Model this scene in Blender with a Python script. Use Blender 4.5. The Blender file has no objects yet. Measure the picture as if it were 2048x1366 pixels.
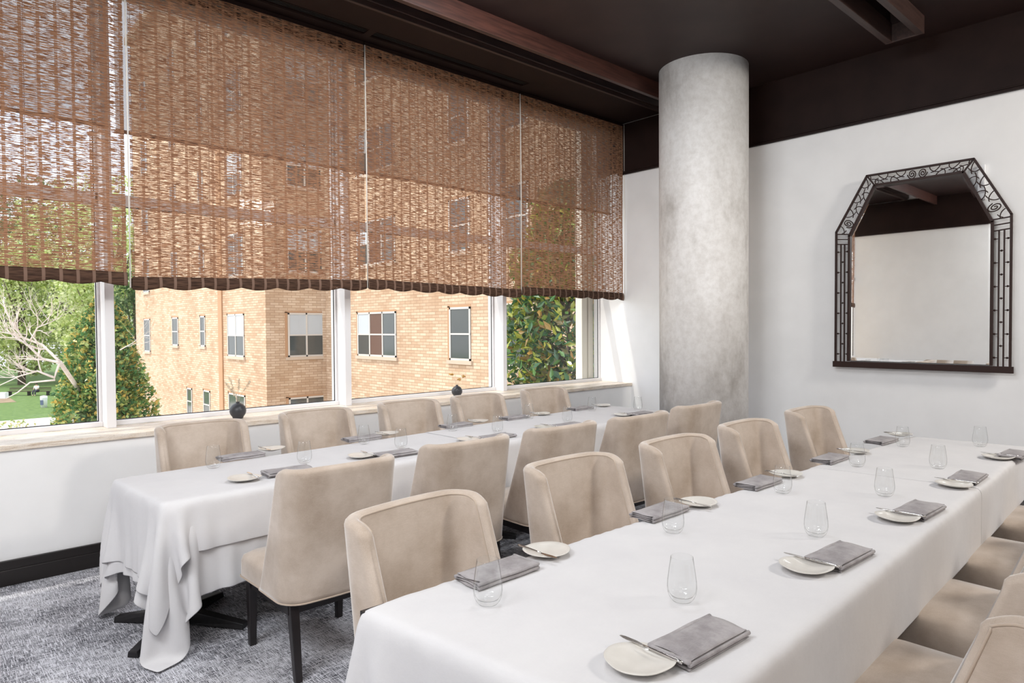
import bpy, bmesh, math, random
import numpy as np
from mathutils import Vector, Matrix

random.seed(7)
rng = np.random.default_rng(7)
S = bpy.context.scene
COL = S.collection
R = math.radians
PI = math.pi

# ------------------------------------------------------------------ camera
F_PX, PITCH, YAW, ROLL, EYE = 1336.9, 2.2393e-2, 7.40426e-1, -7.08665e-3, 1.58
cy_, sy_ = math.cos(YAW), math.sin(YAW)
cp_, sp_ = math.cos(PITCH), math.sin(PITCH)
cr_, sr_ = math.cos(ROLL), math.sin(ROLL)
FWD = Vector((sy_ * cp_, cy_ * cp_, -sp_))
RGT = Vector((cy_, -sy_, 0))
UPV = RGT.cross(FWD)
CX = cr_ * RGT + sr_ * UPV
CY = -sr_ * RGT + cr_ * UPV
cam_d = bpy.data.cameras.new('camera')
cam_d.sensor_width = 36
cam_d.lens = F_PX / 2048 * 36
cam_d.clip_start = 0.05
cam_d.clip_end = 500
cam = bpy.data.objects.new('camera', cam_d)
COL.objects.link(cam)
mw = Matrix((CX, CY, -FWD)).transposed().to_4x4()
mw.translation = (0, 0, EYE)
cam.matrix_world = mw
S.camera = cam

# ------------------------------------------------------------------ world, sun, lamps, exposure
world = bpy.data.worlds.new('world')
S.world = world
world.use_nodes = True
wn = world.node_tree
wn.nodes.clear()
wo = wn.nodes.new('ShaderNodeOutputWorld')
wb = wn.nodes.new('ShaderNodeBackground')
ws = wn.nodes.new('ShaderNodeTexSky')
ws.sky_type = 'NISHITA'
ws.sun_disc = False
ws.sun_elevation = R(50)
ws.sun_rotation = R(-80)
ws.air_density = 1.0
ws.dust_density = 3.0
wb.inputs['Strength'].default_value = 0.30
# thin white cloud over the blue sky
wtc = wn.nodes.new('ShaderNodeTexCoord'); wns = wn.nodes.new('ShaderNodeTexNoise')
wns.inputs['Scale'].default_value = 2.4; wns.inputs['Detail'].default_value = 6
wrp = wn.nodes.new('ShaderNodeValToRGB')
wrp.color_ramp.elements[0].position = .35; wrp.color_ramp.elements[0].color = (.35, .35, .35, 1)
wrp.color_ramp.elements[1].position = .6; wrp.color_ramp.elements[1].color = (.9, .9, .9, 1)
wmx = wn.nodes.new('ShaderNodeMix'); wmx.data_type = 'RGBA'
wmx.inputs[7].default_value = (5.2, 5.3, 5.6, 1)
wn.links.new(wtc.outputs['Generated'], wns.inputs['Vector']); wn.links.new(wns.outputs['Fac'], wrp.inputs[0])
wn.links.new(wrp.outputs[0], wmx.inputs[0]); wn.links.new(ws.outputs[0], wmx.inputs[6]); wn.links.new(wmx.outputs[2], wb.inputs[0])
wn.links.new(wb.outputs[0], wo.inputs[0])


def lamp(name, kind, loc, energy, color=(1, 1, 1), size=1.0, size_y=None, target=None, angle=None):
    d = bpy.data.lights.new(name, kind)
    d.energy = energy
    d.color = color
    if kind == 'AREA':
        d.size = size
        if size_y:
            d.shape = 'RECTANGLE'
            d.size_y = size_y
    if kind == 'SUN':
        d.angle = R(0.6)
    o = bpy.data.objects.new(name, d)
    COL.objects.link(o)
    o.location = loc
    if target is not None:
        o.rotation_euler = (Vector(target) - Vector(loc)).to_track_quat('-Z', 'Y').to_euler()
    return o


SUN_DIR = Vector((-0.44, 0.184, 0.85)).normalized()
sun = lamp('sun', 'SUN', (0, 0, 30), 2.1, (1.0, 0.95, 0.87))
sun.rotation_euler = (-SUN_DIR).to_track_quat('-Z', 'Y').to_euler()
# first a ceiling lamp inferred from shadows, then unseen area lights added as fill
lamp('unseen_area_light', 'AREA', (5.3, -1.9, 3.9), 125, (1.0, 0.95, 0.88), 0.7, target=(4.3, 1.6, 0.9))
lamp('unseen_area_light', 'AREA', (-0.9, -1.4, 3.7), 36, (1.0, 0.98, 0.96), 2.2, 1.6, target=(2.8, 2.3, 0.6))  # added broad fill from behind the camera, no fixture
lamp('unseen_area_light', 'AREA', (2.2, -1.0, 3.95), 10, (1.0, 0.97, 0.93), 1.6, 1.2, target=(3.4, 2.2, 0.6))  # added weak overhead fill, no fixture
lamp('unseen_area_light', 'AREA', (-1.2, 1.6, 3.75), 95, (0.93, 0.96, 1.0), 1.6, 1.2, target=(3.2, 4.5, 0.6))  # added cool fill, stands in for window light on the window table
lamp('unseen_area_light', 'AREA', (-0.2, 0.5, 3.95), 52, (1.0, 0.98, 0.96), 0.6, target=(-1.83, 3.6, 1.9))  # added to brighten the left wall that the mirror reflects
lamp('unseen_area_light', 'AREA', (3.15, 3.1, 4.0), 27, (0.94, 0.97, 1.0), 0.5, target=(4.1, 4.5, 0.75))  # added to lift the far part of the window table
lamp('unseen_area_light', 'AREA', (2.3, 2.15, 3.97), 40, (0.93, 0.96, 1.0), 0.9, 0.6, target=(3.6, 4.2, 0.7))  # added cool fill to brighten the window table
S.view_settings.view_transform = 'Standard'
S.view_settings.look = 'None'
S.view_settings.gamma = 1
S.view_settings.exposure = 0.30
S.view_settings.use_curve_mapping = False


# ------------------------------------------------------------------ helpers
def ray(px, py):
    return CX * ((px - 1024) / F_PX) + CY * (-(py - 683) / F_PX) + FWD


def on_z(px, py, z):
    d = ray(px, py)
    t = (z - EYE) / d.z
    return Vector((d.x * t, d.y * t, z))


def on_x(px, py, x):
    d = ray(px, py)
    t = x / d.x
    return Vector((x, d.y * t, EYE + d.z * t))


def on_y(px, py, y):
    d = ray(px, py)
    t = y / d.y
    return Vector((d.x * t, y, EYE + d.z * t))


def at_depth(px, py, depth):
    d = ray(px, py)
    return Vector((0, 0, EYE)) + d * depth


def tag(o, label=None, cat=None, group=None, kind=None):
    if label: o['label'] = label
    if cat: o['category'] = cat
    if group: o['group'] = group
    if kind: o['kind'] = kind
    return o


def empty(name, loc=(0, 0, 0), rz=0.0):
    o = bpy.data.objects.new(name, None)
    o.empty_display_size = 0.1
    COL.objects.link(o)
    o.location = loc
    o.rotation_euler = (0, 0, rz)
    return o


def copy_tree(o, parent=None):
    c = o.copy()
    COL.objects.link(c)
    if parent: c.parent = parent
    for ch in list(o.children):
        copy_tree(ch, c)
    return c


class MB:
    def __init__(self):
        self.v, self.f, self.sm = [], [], []

    def add(self, vs, fs, smooth=False, M=None):
        b = len(self.v)
        for p in vs:
            p = Vector(p)
            if M is not None: p = M @ p
            self.v.append(tuple(p))
        for q in fs:
            self.f.append(tuple(i + b for i in q))
            self.sm.append(smooth)
        return self

    def box(self, a, b, M=None):
        x0, y0, z0 = a; x1, y1, z1 = b
        vs = [(x0, y0, z0), (x1, y0, z0), (x1, y1, z0), (x0, y1, z0), (x0, y0, z1), (x1, y0, z1), (x1, y1, z1), (x0, y1, z1)]
        return self.add(vs, [(0, 3, 2, 1), (4, 5, 6, 7), (0, 1, 5, 4), (1, 2, 6, 5), (2, 3, 7, 6), (3, 0, 4, 7)], False, M)

    def hexa(self, bot, top, M=None):
        """bot, top: four points each"""
        return self.add(list(bot) + list(top), [(0, 3, 2, 1), (4, 5, 6, 7), (0, 1, 5, 4), (1, 2, 6, 5), (2, 3, 7, 6), (3, 0, 4, 7)], False, M)

    def tube(self, pts, r, n=8, M=None, close=False):
        pts = [Vector(p) for p in pts]
        rs = r if hasattr(r, '__len__') else [r] * len(pts)
        vs, fs = [], []
        up = Vector((0, 0, 1))
        prev = None
        m = len(pts)
        for i, p in enumerate(pts):
            t = (pts[(i + 1) % m] - pts[i - 1]) if close else (pts[min(i + 1, m - 1)] - pts[max(i - 1, 0)])
            if t.length < 1e-9: t = Vector((0, 0, 1))
            t.normalize()
            if prev is None:
                a = t.orthogonal().normalized()
            else:
                a = (prev - t * prev.dot(t))
                a = a.normalized() if a.length > 1e-6 else t.orthogonal().normalized()
            prev = a
            b = t.cross(a)
            for k in range(n):
                w = 2 * PI * k / n
                vs.append(p + (a * math.cos(w) + b * math.sin(w)) * rs[i])
        last = m if close else m - 1
        for i in range(last):
            for k in range(n):
                j = (i + 1) % m
                fs.append((i * n + k, i * n + (k + 1) % n, j * n + (k + 1) % n, j * n + k))
        if not close:
            fs.append(tuple(range(n))[::-1])
            fs.append(tuple((m - 1) * n + k for k in range(n)))
        return self.add(vs, fs, True, M)

    def lathe(self, prof, n=32, M=None, closed=False):
        vs, fs = [], []
        for (r, z) in prof:
            for k in range(n):
                w = 2 * PI * k / n
                vs.append((max(r, 1e-5) * math.cos(w), max(r, 1e-5) * math.sin(w), z))
        m = len(prof)
        for i in range(m if closed else m - 1):
            j = (i + 1) % m
            for k in range(n):
                fs.append((i * n + k, i * n + (k + 1) % n, j * n + (k + 1) % n, j * n + k))
        return self.add(vs, fs, True, M)

    def sphere(self, c, r, nu=12, nv=8, sc=(1, 1, 1)):
        vs, fs = [], []
        for i in range(nv + 1):
            t = PI * i / nv
            for k in range(nu):
                w = 2 * PI * k / nu
                vs.append((c[0] + r * sc[0] * math.sin(t) * math.cos(w), c[1] + r * sc[1] * math.sin(t) * math.sin(w), c[2] + r * sc[2] * math.cos(t)))
        for i in range(nv):
            for k in range(nu):
                fs.append((i * nu + k, (i + 1) * nu + k, (i + 1) * nu + (k + 1) % nu, i * nu + (k + 1) % nu))
        return self.add(vs, fs, True)

    def build(self, name, mat, parent=None, bevel=0, seg=2, smooth=None, merge=False):
        me = bpy.data.meshes.new(name)
        me.from_pydata(self.v, [], self.f)
        me.polygons.foreach_set('use_smooth', self.sm if smooth is None else [smooth] * len(self.f))
        me.update()
        if merge:
            bm = bmesh.new(); bm.from_mesh(me)
            bmesh.ops.remove_doubles(bm, verts=bm.verts, dist=1e-5)
            bmesh.ops.recalc_face_normals(bm, faces=bm.faces)
            bm.to_mesh(me); bm.free()
        if mat: me.materials.append(mat)
        o = bpy.data.objects.new(name, me)
        COL.objects.link(o)
        if parent is not None: o.parent = parent
        if bevel:
            md = o.modifiers.new('bevel', 'BEVEL')
            md.width = bevel; md.segments = seg; md.limit_method = 'ANGLE'; md.angle_limit = R(35)
        return o


def box(name, a, b, mat, parent=None, bevel=0):
    return MB().box(a, b).build(name, mat, parent, bevel)


# ------------------------------------------------------------------ materials
def mat(name, col=(0.8, 0.8, 0.8), rough=0.6, metal=0.0, spec=0.5, sheen=0.0, sheen_r=0.4, coat=0.0, sheen_tint=None):
    m = bpy.data.materials.new(name)
    m.use_nodes = True
    b = m.node_tree.nodes['Principled BSDF']
    b.inputs['Base Color'].default_value = (*col, 1)
    b.inputs['Roughness'].default_value = rough
    b.inputs['Metallic'].default_value = metal
    b.inputs['Specular IOR Level'].default_value = spec
    b.inputs['Sheen Weight'].default_value = sheen
    b.inputs['Sheen Roughness'].default_value = sheen_r
    b.inputs['Coat Weight'].default_value = coat
    if sheen_tint: b.inputs['Sheen Tint'].default_value = (*sheen_tint, 1)
    return m


class NT:
    def __init__(self, m):
        self.m = m; self.t = m.node_tree; self.b = self.t.nodes.get('Principled BSDF')
        self.out = [n for n in self.t.nodes if n.type == 'OUTPUT_MATERIAL'][0]

    def n(self, typ, **kw):
        x = self.t.nodes.new(typ)
        for k, v in kw.items():
            if k.startswith('i_'):
                x.inputs[k[2:].replace('_', ' ')].default_value = v
            else:
                setattr(x, k, v)
        return x

    def l(self, a, b): self.t.links.new(a, b)

    def coords(self, scale=(1, 1, 1), kind='Object', rot=(0, 0, 0)):
        c = self.n('ShaderNodeTexCoord'); mp = self.n('ShaderNodeMapping')
        mp.inputs['Scale'].default_value = scale
        mp.inputs['Rotation'].default_value = rot
        self.l(c.outputs[kind], mp.inputs[0])
        return mp.outputs[0]

    def noise(self, vec, scale=5, detail=4, rough=0.5):
        x = self.n('ShaderNodeTexNoise')
        x.inputs['Scale'].default_value = scale; x.inputs['Detail'].default_value = detail; x.inputs['Roughness'].default_value = rough
        self.l(vec, x.inputs['Vector'])
        return x.outputs['Fac']

    def ramp(self, fac, stops):
        x = self.n('ShaderNodeValToRGB')
        el = x.color_ramp.elements
        while len(el) < len(stops): el.new(0.5)
        for e, (p, c) in zip(el, stops):
            e.position = p; e.color = (*c, 1) if len(c) == 3 else c
        self.l(fac, x.inputs[0])
        return x.outputs[0]

    def math(self, op, a, b=None, clamp=False):
        x = self.n('ShaderNodeMath', operation=op, use_clamp=clamp)
        for i, v in enumerate((a, b)):
            if v is None: continue
            if isinstance(v, (int, float)): x.inputs[i].default_value = v
            else: self.l(v, x.inputs[i])
        return x.outputs[0]

    def mix(self, fac, a, b, blend='MIX'):
        x = self.n('ShaderNodeMix', data_type='RGBA', blend_type=blend)
        for i, v in ((0, fac), (6, a), (7, b)):
            if isinstance(v, (int, float)): x.inputs[i].default_value = v
            elif isinstance(v, tuple): x.inputs[i].default_value = (*v, 1)
            else: self.l(v, x.inputs[i])
        return x.outputs[2]

    def bump(self, h, strength=0.2, dist=0.01):
        x = self.n('ShaderNodeBump')
        x.inputs['Strength'].default_value = strength; x.inputs['Distance'].default_value = dist
        self.l(h, x.inputs['Height'])
        self.l(x.outputs[0], self.b.inputs['Normal'])


def m_noise(name, c0, c1, scale, rough=0.7, detail=4, stretch=(1, 1, 1), bump=0.0, bd=0.002, lo=0.35, hi=0.65, **kw):
    m = mat(name, c0, rough, **kw)
    t = NT(m)
    f = t.noise(t.coords(stretch), scale, detail)
    t.l(t.ramp(f, [(lo, c0), (hi, c1)]), t.b.inputs['Base Color'])
    if bump: t.bump(f, bump, bd)
    return m


M = {}
M['wall'] = m_noise('white_wall_paint', (0.84, 0.835, 0.83), (0.88, 0.875, 0.87), 3, 0.55, bump=0.05)
M['dark_paint'] = m_noise('dark_brown_paint', (0.012, 0.0052, 0.0042), (0.017, 0.0078, 0.0062), 4, 0.55, bump=0.02, spec=0.18)
M['ceiling'] = m_noise('dark_brown_ceiling', (0.024, 0.012, 0.0105), (0.031, 0.0165, 0.014), 3, 0.5, bump=0.05, spec=0.25)
M['black'] = mat('matt_black', (0.008, 0.007, 0.007), 0.6)
M['wood'] = m_noise('reddish_stained_wood', (0.030, 0.011, 0.008), (0.068, 0.025, 0.017), 6, 0.4, stretch=(0.6, 8, 8), bump=0.1, detail=8)
M['wood_dim'] = m_noise('dark_stained_wood', (0.030, 0.015, 0.012), (0.055, 0.028, 0.022), 6, 0.45, stretch=(0.6, 8, 8), detail=8)
M['baseboard'] = mat('black_stained_baseboard', (0.012, 0.009, 0.008), 0.35)
M['frame_white'] = mat('white_window_metal', (0.78, 0.77, 0.78), 0.4)
M['gasket'] = mat('black_rubber_gasket', (0.02, 0.02, 0.025), 0.6)
M['leg'] = m_noise('black_stained_leg', (0.010, 0.008, 0.009), (0.018, 0.013, 0.013), 12, 0.35, stretch=(1, 1, 0.2))
M['iron'] = m_noise('black_iron', (0.012, 0.011, 0.012), (0.02, 0.018, 0.02), 40, 0.42, metal=0.3)
M['steel'] = mat('polished_steel', (0.62, 0.60, 0.58), 0.18, 1.0)
M['vase'] = m_noise('dark_grey_glaze', (0.035, 0.037, 0.042), (0.06, 0.06, 0.068), 9, 0.38, spec=0.4)
M['plate'] = m_noise('cream_glaze', (0.66, 0.63, 0.58), (0.74, 0.71, 0.66), 14, 0.3, coat=0.3)
M['gold_metal'] = mat('blackened_bronze', (0.026, 0.010, 0.007), 0.5, 0.0, spec=0.3)
M['mirror'] = mat('mirror_silver', (0.86, 0.87, 0.86), 0.015, 1.0)
M['dry'] = m_noise('dried_stem', (0.58, 0.46, 0.32), (0.76, 0.66, 0.50), 60, 0.9)
M['dry_flower'] = m_noise('dried_ochre_flower', (0.50, 0.27, 0.07), (0.66, 0.42, 0.15), 80, 0.9)
M['cord'] = mat('pale_cord', (0.78, 0.74, 0.68), 0.7)
M['white_plastic'] = mat('white_plastic', (0.85, 0.85, 0.86), 0.45)

# travertine sill
m = mat('travertine', (0.7, 0.62, 0.52), 0.35); t = NT(m)
f1 = t.noise(t.coords((1.2, 5, 9)), 8, 8, 0.6)
f2 = t.noise(t.coords((3, 3, 14)), 40, 3)
c = t.ramp(f1, [(0.3, (0.50, 0.38, 0.27)), (0.5, (0.74, 0.65, 0.55)), (0.7, (0.80, 0.74, 0.67))])
pit = t.ramp(f2, [(0.30, (0.35, 0.25, 0.18)), (0.38, (1, 1, 1))])
t.l(t.mix(1.0, c, pit, 'MULTIPLY'), t.b.inputs['Base Color'])
M['sill'] = m

# stained concrete of the column
m = mat('stained_concrete', (0.6, 0.58, 0.55), 0.75); t = NT(m)
v = t.coords((1, 1, 0.45))
f1 = t.noise(v, 2.2, 8, 0.62); f2 = t.noise(t.coords((1, 1, 1)), 18, 8, 0.7)
c = t.ramp(f1, [(0.32, (0.50, 0.47, 0.44)), (0.47, (0.74, 0.715, 0.69)), (0.68, (0.84, 0.82, 0.80))])
c2 = t.ramp(f2, [(0.3, (0.80, 0.78, 0.76)), (0.6, (1, 1, 1))])
t.l(t.mix(0.8, c, c2, 'MULTIPLY'), t.b.inputs['Base Color'])
t.bump(f2, 0.15, 0.004)
M['concrete'] = m

# carpet: light and dark tweed with a faint grid
m = mat('tweed_carpet', (0.3, 0.3, 0.32), 0.95, spec=0.1); t = NT(m)
rot = (0, 0, R(3))
fx = t.noise(t.coords((9, 130, 1), rot=rot), 1.6, 4, 0.65)
fy = t.noise(t.coords((130, 9, 1), rot=rot), 1.6, 4, 0.65)
fp = t.noise(t.coords((1, 1, 1)), 260, 2, 0.7)
fb = t.noise(t.coords((1, 1, 1)), 2.4, 3, 0.5)
s1 = t.math('MAXIMUM', fx, fy)
s2 = t.math('ADD', t.math('MULTIPLY', s1, 0.75), t.math('MULTIPLY', fp, 0.42))
s3 = t.math('ADD', s2, t.math('MULTIPLY', fb, 0.22))
t.l(t.ramp(s3, [(0.645, (0.022, 0.023, 0.030)), (0.70, (0.22, 0.22, 0.245)), (0.755, (0.74, 0.74, 0.79))]), t.b.inputs['Base Color'])
t.bump(fp, 0.6, 0.004)
M['carpet'] = m


def m_fabric(name, c0, c1, weave=900, sheen=0.3, bump=0.15, cloudy=2.5, rough=0.9):
    m = mat(name, c0, rough, spec=0.15, sheen=sheen, sheen_r=0.35)
    t = NT(m)
    f = t.noise(t.coords(), cloudy, 5, 0.6)
    fx = t.noise(t.coords((weave * 0.12, weave, weave)), 1, 2)
    fy = t.noise(t.coords((weave, weave * 0.12, weave)), 1, 2)
    w = t.math('ADD', t.math('MULTIPLY', fx, 0.5), t.math('MULTIPLY', fy, 0.5))
    mixf = t.math('ADD', t.math('MULTIPLY', f, 0.75), t.math('MULTIPLY', w, 0.25))
    t.l(t.ramp(mixf, [(0.38, c0), (0.62, c1)]), t.b.inputs['Base Color'])
    t.bump(w, bump, 0.0015)
    return m


M['velvet'] = m_fabric('beige_velvet', (0.43, 0.345, 0.275), (0.62, 0.53, 0.455), 500, 0.9, 0.1, 4)
M['piping'] = m_fabric('beige_piping', (0.46, 0.37, 0.29), (0.56, 0.46, 0.38), 900, 0.6)
M['linen'] = m_fabric('white_table_linen', (0.655, 0.645, 0.655), (0.70, 0.69, 0.695), 420, 0.1, 0.12, 3)
t = NT(M['linen'])
wr = t.noise(t.coords((1, 1.6, 1)), 5, 5, 0.55)
bp2 = t.n('ShaderNodeBump'); bp2.inputs['Strength'].default_value = .35; bp2.inputs['Distance'].default_value = .012
t.l(wr, bp2.inputs['Height'])
bn_ = [n for n in t.t.nodes if n.type == 'BUMP' and n != bp2][0]
t.l(bp2.outputs[0], bn_.inputs['Normal'])
M['napkin'] = m_fabric('grey_linen', (0.27, 0.25, 0.255), (0.42, 0.395, 0.40), 600, 0.15, 0.4, 14)

# woven reed fabric of the blinds: reeds with open gaps, denser at the warp bands
def m_woven(name, c0, c1, gap=0.468, band=True, trans=0.55, cb=None):
    m = mat(name, c0, 0.8, spec=0.2)
    t = NT(m)
    co = t.n('ShaderNodeTexCoord')
    sep = t.n('ShaderNodeSeparateXYZ'); t.l(co.outputs['Object'], sep.inputs[0])
    X, Z = sep.outputs[0], sep.outputs[2]
    wob = t.noise(t.coords((9, 1, 9)), 1.0, 3)
    cmb = t.n('ShaderNodeCombineXYZ')
    t.l(t.math('MULTIPLY', X, 15.0), cmb.inputs[0])
    t.l(t.math('ADD', t.math('MULTIPLY', Z, 185.0), t.math('MULTIPLY', wob, 1.8)), cmb.inputs[2])
    reed = t.noise(cmb.outputs[0], 1.0, 3, 0.62)
    fac = t.math('GREATER_THAN', reed, gap)
    if band:
        fr = t.math('FRACT', t.math('MULTIPLY', X, 10.6))
        bd = t.math('LESS_THAN', fr, 0.20)
        small = t.math('GREATER_THAN', reed, gap - 0.07)
        fac = t.math('MAXIMUM', fac, t.math('MULTIPLY', bd, small))
    colr = t.ramp(t.noise(cmb.outputs[0], 0.7, 2), [(0.35, c0), (0.65, c1)])
    if cb: colr = t.mix(bd, colr, cb)
    t.l(colr, t.b.inputs['Base Color'])
    tl = t.n('ShaderNodeBsdfTranslucent'); t.l(colr, tl.inputs[0])
    mx = t.n('ShaderNodeMixShader'); mx.inputs[0].default_value = trans
    t.l(t.b.outputs[0], mx.inputs[1]); t.l(tl.outputs[0], mx.inputs[2])
    tr = t.n('ShaderNodeBsdfTransparent')
    m2 = t.n('ShaderNodeMixShader')
    t.l(fac, m2.inputs[0]); t.l(tr.outputs[0], m2.inputs[1]); t.l(mx.outputs[0], m2.inputs[2])
    t.l(m2.outputs[0], t.out.inputs[0])
    return m


M['reed'] = m_woven('woven_reed', (0.20, 0.092, 0.052), (0.43, 0.235, 0.14), trans=0.5)
M['reed_hem'] = m_woven('woven_reed_folded', (0.045, 0.024, 0.016), (0.13, 0.07, 0.045), gap=0.30, band=True, trans=0.2, cb=(0.24, 0.15, 0.11))

# sheer roller shade
m = mat('sheer_roller_fabric', (0.20, 0.17, 0.15), 0.8); t = NT(m)
tl = t.n('ShaderNodeBsdfTranslucent'); tl.inputs[0].default_value = (0.24, 0.20, 0.18, 1)
mx = t.n('ShaderNodeMixShader'); mx.inputs[0].default_value = 0.6
t.l(t.b.outputs[0], mx.inputs[1]); t.l(tl.outputs[0], mx.inputs[2])
tr = t.n('ShaderNodeBsdfTransparent'); tr.inputs[0].default_value = (0.9, 0.86, 0.82, 1)
m2 = t.n('ShaderNodeMixShader'); m2.inputs[0].default_value = 0.64
t.l(tr.outputs[0], m2.inputs[1]); t.l(mx.outputs[0], m2.inputs[2]); t.l(m2.outputs[0], t.out.inputs[0])
M['sheer'] = m
M['hem_bar'] = mat('brown_hem_bar', (0.22, 0.13, 0.09), 0.6)


def m_glass(name, tint=(0.98, 0.99, 0.99), f0=0.04, edge=0.5, rough=0.0, rimc=(0.9, 0.9, 0.9)):
    m = bpy.data.materials.new(name); m.use_nodes = True
    t = NT(m)
    tr = t.n('ShaderNodeBsdfTransparent')
    gl = t.n('ShaderNodeBsdfGlossy'); gl.inputs['Roughness'].default_value = rough
    gl.inputs[0].default_value = (1, 1, 1, 1)
    lw = t.n('ShaderNodeLayerWeight'); lw.inputs[0].default_value = 0.5
    t.l(t.ramp(lw.outputs['Facing'], [(0.0, tint), (0.72, tint), (0.97, rimc)]), tr.inputs[0])
    f_ = t.math('POWER', lw.outputs['Facing'], 4.0)
    f_ = t.math('ADD', t.math('MULTIPLY', f_, edge), f0, True)
    mx = t.n('ShaderNodeMixShader')
    t.l(f_, mx.inputs[0]); t.l(tr.outputs[0], mx.inputs[1]); t.l(gl.outputs[0], mx.inputs[2])
    t.l(mx.outputs[0], t.out.inputs[0])
    return m


M['pane'] = m_glass('window_glass', f0=0.02, edge=0.3)
M['drink_glass'] = m_glass('drinking_glass', (0.985, 0.988, 0.988), 0.03, 0.40, rimc=(0.50, 0.50, 0.49))

# brick
def m_brick(name, axis):
    m = mat(name, (0.7, 0.5, 0.33), 0.9, spec=0.1); t = NT(m)
    co = t.n('ShaderNodeTexCoord'); sep = t.n('ShaderNodeSeparateXYZ'); t.l(co.outputs['Object'], sep.inputs[0])
    cmb = t.n('ShaderNodeCombineXYZ'); t.l(sep.outputs[axis], cmb.inputs[0]); t.l(sep.outputs[2], cmb.inputs[1])
    br = t.n('ShaderNodeTexBrick')
    br.inputs['Color1'].default_value = (0.54, 0.385, 0.26, 1); br.inputs['Color2'].default_value = (0.73, 0.585, 0.44, 1)
    br.inputs['Mortar'].default_value = (0.44, 0.30, 0.20, 1)
    br.inputs['Scale'].default_value = 1; br.inputs['Brick Width'].default_value = 0.30; br.inputs['Row Height'].default_value = 0.085
    br.inputs['Mortar Size'].default_value = 0.009; br.inputs['Bias'].default_value = 0.0
    t.l(cmb.outputs[0], br.inputs['Vector'])
    f = t.noise(t.coords((1, 1, 0.5)), 0.7, 5, 0.6)
    t.l(t.mix(1.0, br.outputs[0], t.ramp(f, [(0.3, (0.80, 0.74, 0.70)), (0.65, (1, 1, 1))]), 'MULTIPLY'), t.b.inputs['Base Color'])
    return m


M['brick_y'] = m_brick('tan_brick_side', 1)
M['brick_x'] = m_brick('tan_brick_front', 0)
M['alu'] = mat('pale_window_frame', (0.62, 0.58, 0.53), 0.5)
M['stone_sill'] = mat('sandstone_sill', (0.55, 0.44, 0.34), 0.8)
M['dark_pane'] = mat('dark_window_pane', (0.06, 0.07, 0.07), 0.08, spec=0.8)
M['shade_pane'] = mat('pale_shade_behind_pane', (0.50, 0.54, 0.57), 0.4)
M['brown_pane'] = mat('brown_curtain_behind_pane', (0.12, 0.06, 0.04), 0.4)
M['stain_brick'] = mat('orange_brown_brick_return', (0.46, 0.27, 0.15), 0.8)


def m_leaf(name, cols, trans=0.4, rough=0.5, spec=0.4):
    m = mat(name, cols[0], rough, spec=spec); t = NT(m)
    g = t.n('ShaderNodeNewGeometry')
    n_ = len(cols)
    cr = t.n('ShaderNodeValToRGB'); cr.color_ramp.interpolation = 'LINEAR'
    el = cr.color_ramp.elements
    while len(el) < n_: el.new(0.5)
    for i, e in enumerate(el):
        e.position = i / (n_ - 1); e.color = (*cols[i], 1)
    t.l(g.outputs['Random Per Island'], cr.inputs[0])
    t.l(cr.outputs[0], t.b.inputs['Base Color'])
    tl = t.n('ShaderNodeBsdfTranslucent'); t.l(cr.outputs[0], tl.inputs[0])
    mx = t.n('ShaderNodeMixShader'); mx.inputs[0].default_value = trans
    t.l(t.b.outputs[0], mx.inputs[1]); t.l(tl.outputs[0], mx.inputs[2]); t.l(mx.outputs[0], t.out.inputs[0])
    return m


M['leaf_bright'] = m_leaf('bright_green_leaf', [(0.28, 0.38, 0.10), (0.56, 0.64, 0.22), (0.90, 0.90, 0.60), (0.44, 0.56, 0.20)], 0.45)  # pale yellow stop puts sunlit leaf highlights into the colour
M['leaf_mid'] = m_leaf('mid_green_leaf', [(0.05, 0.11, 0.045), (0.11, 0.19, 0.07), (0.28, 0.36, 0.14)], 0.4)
M['leaf_holly'] = m_leaf('holly_leaf', [(0.07, 0.17, 0.08), (0.20, 0.36, 0.11), (0.52, 0.62, 0.22), (0.80, 0.52, 0.12), (0.30, 0.40, 0.12), (0.07, 0.20, 0.07), (0.10, 0.26, 0.08)], 0.3, 0.3)
M['leaf_magnolia'] = m_leaf('magnolia_leaf', [(0.03, 0.09, 0.04), (0.05, 0.15, 0.05), (0.12, 0.26, 0.06), (0.50, 0.50, 0.06), (0.03, 0.10, 0.05), (0.42, 0.24, 0.06)], 0.18, 0.22, 0.7)
M['leaf_shrub'] = m_leaf('shrub_leaf', [(0.25, 0.36, 0.10), (0.60, 0.62, 0.30), (0.70, 0.55, 0.30)], 0.3)
M['bark'] = m_noise('grey_brown_bark', (0.10, 0.075, 0.055), (0.20, 0.15, 0.11), 12, 0.9, bump=0.4)
M['pale_bark'] = m_noise('pale_bare_bark', (0.72, 0.62, 0.55), (0.82, 0.74, 0.68), 12, 0.8)
M['grass'] = m_noise('lawn', (0.08, 0.15, 0.035), (0.15, 0.24, 0.06), 3, 0.95, stretch=(1, 1, 1), detail=8)
M['path'] = m_noise('pale_paving', (0.66, 0.62, 0.55), (0.76, 0.72, 0.66), 1.5, 0.9)
M['soil'] = m_noise('brown_soil', (0.24, 0.17, 0.11), (0.34, 0.25, 0.16), 2, 0.95)
M['skin'] = mat('skin', (0.62, 0.42, 0.32), 0.6)
M['shirt'] = mat('white_shirt', (0.82, 0.82, 0.84), 0.8)
M['trousers'] = mat('dark_trousers', (0.05, 0.05, 0.07), 0.8)
M['hair'] = mat('dark_hair', (0.04, 0.03, 0.02), 0.7)

# ------------------------------------------------------------------ room shell
XR, YW, YG, ZC, ZS = 6.72, 5.153, 5.68, 4.09, 3.465
XL, YB = -1.83, -3.2


def struct(name, a, b, m, bevel=0):
    return tag(box(name, a, b, m, None, bevel), kind='structure')


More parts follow.
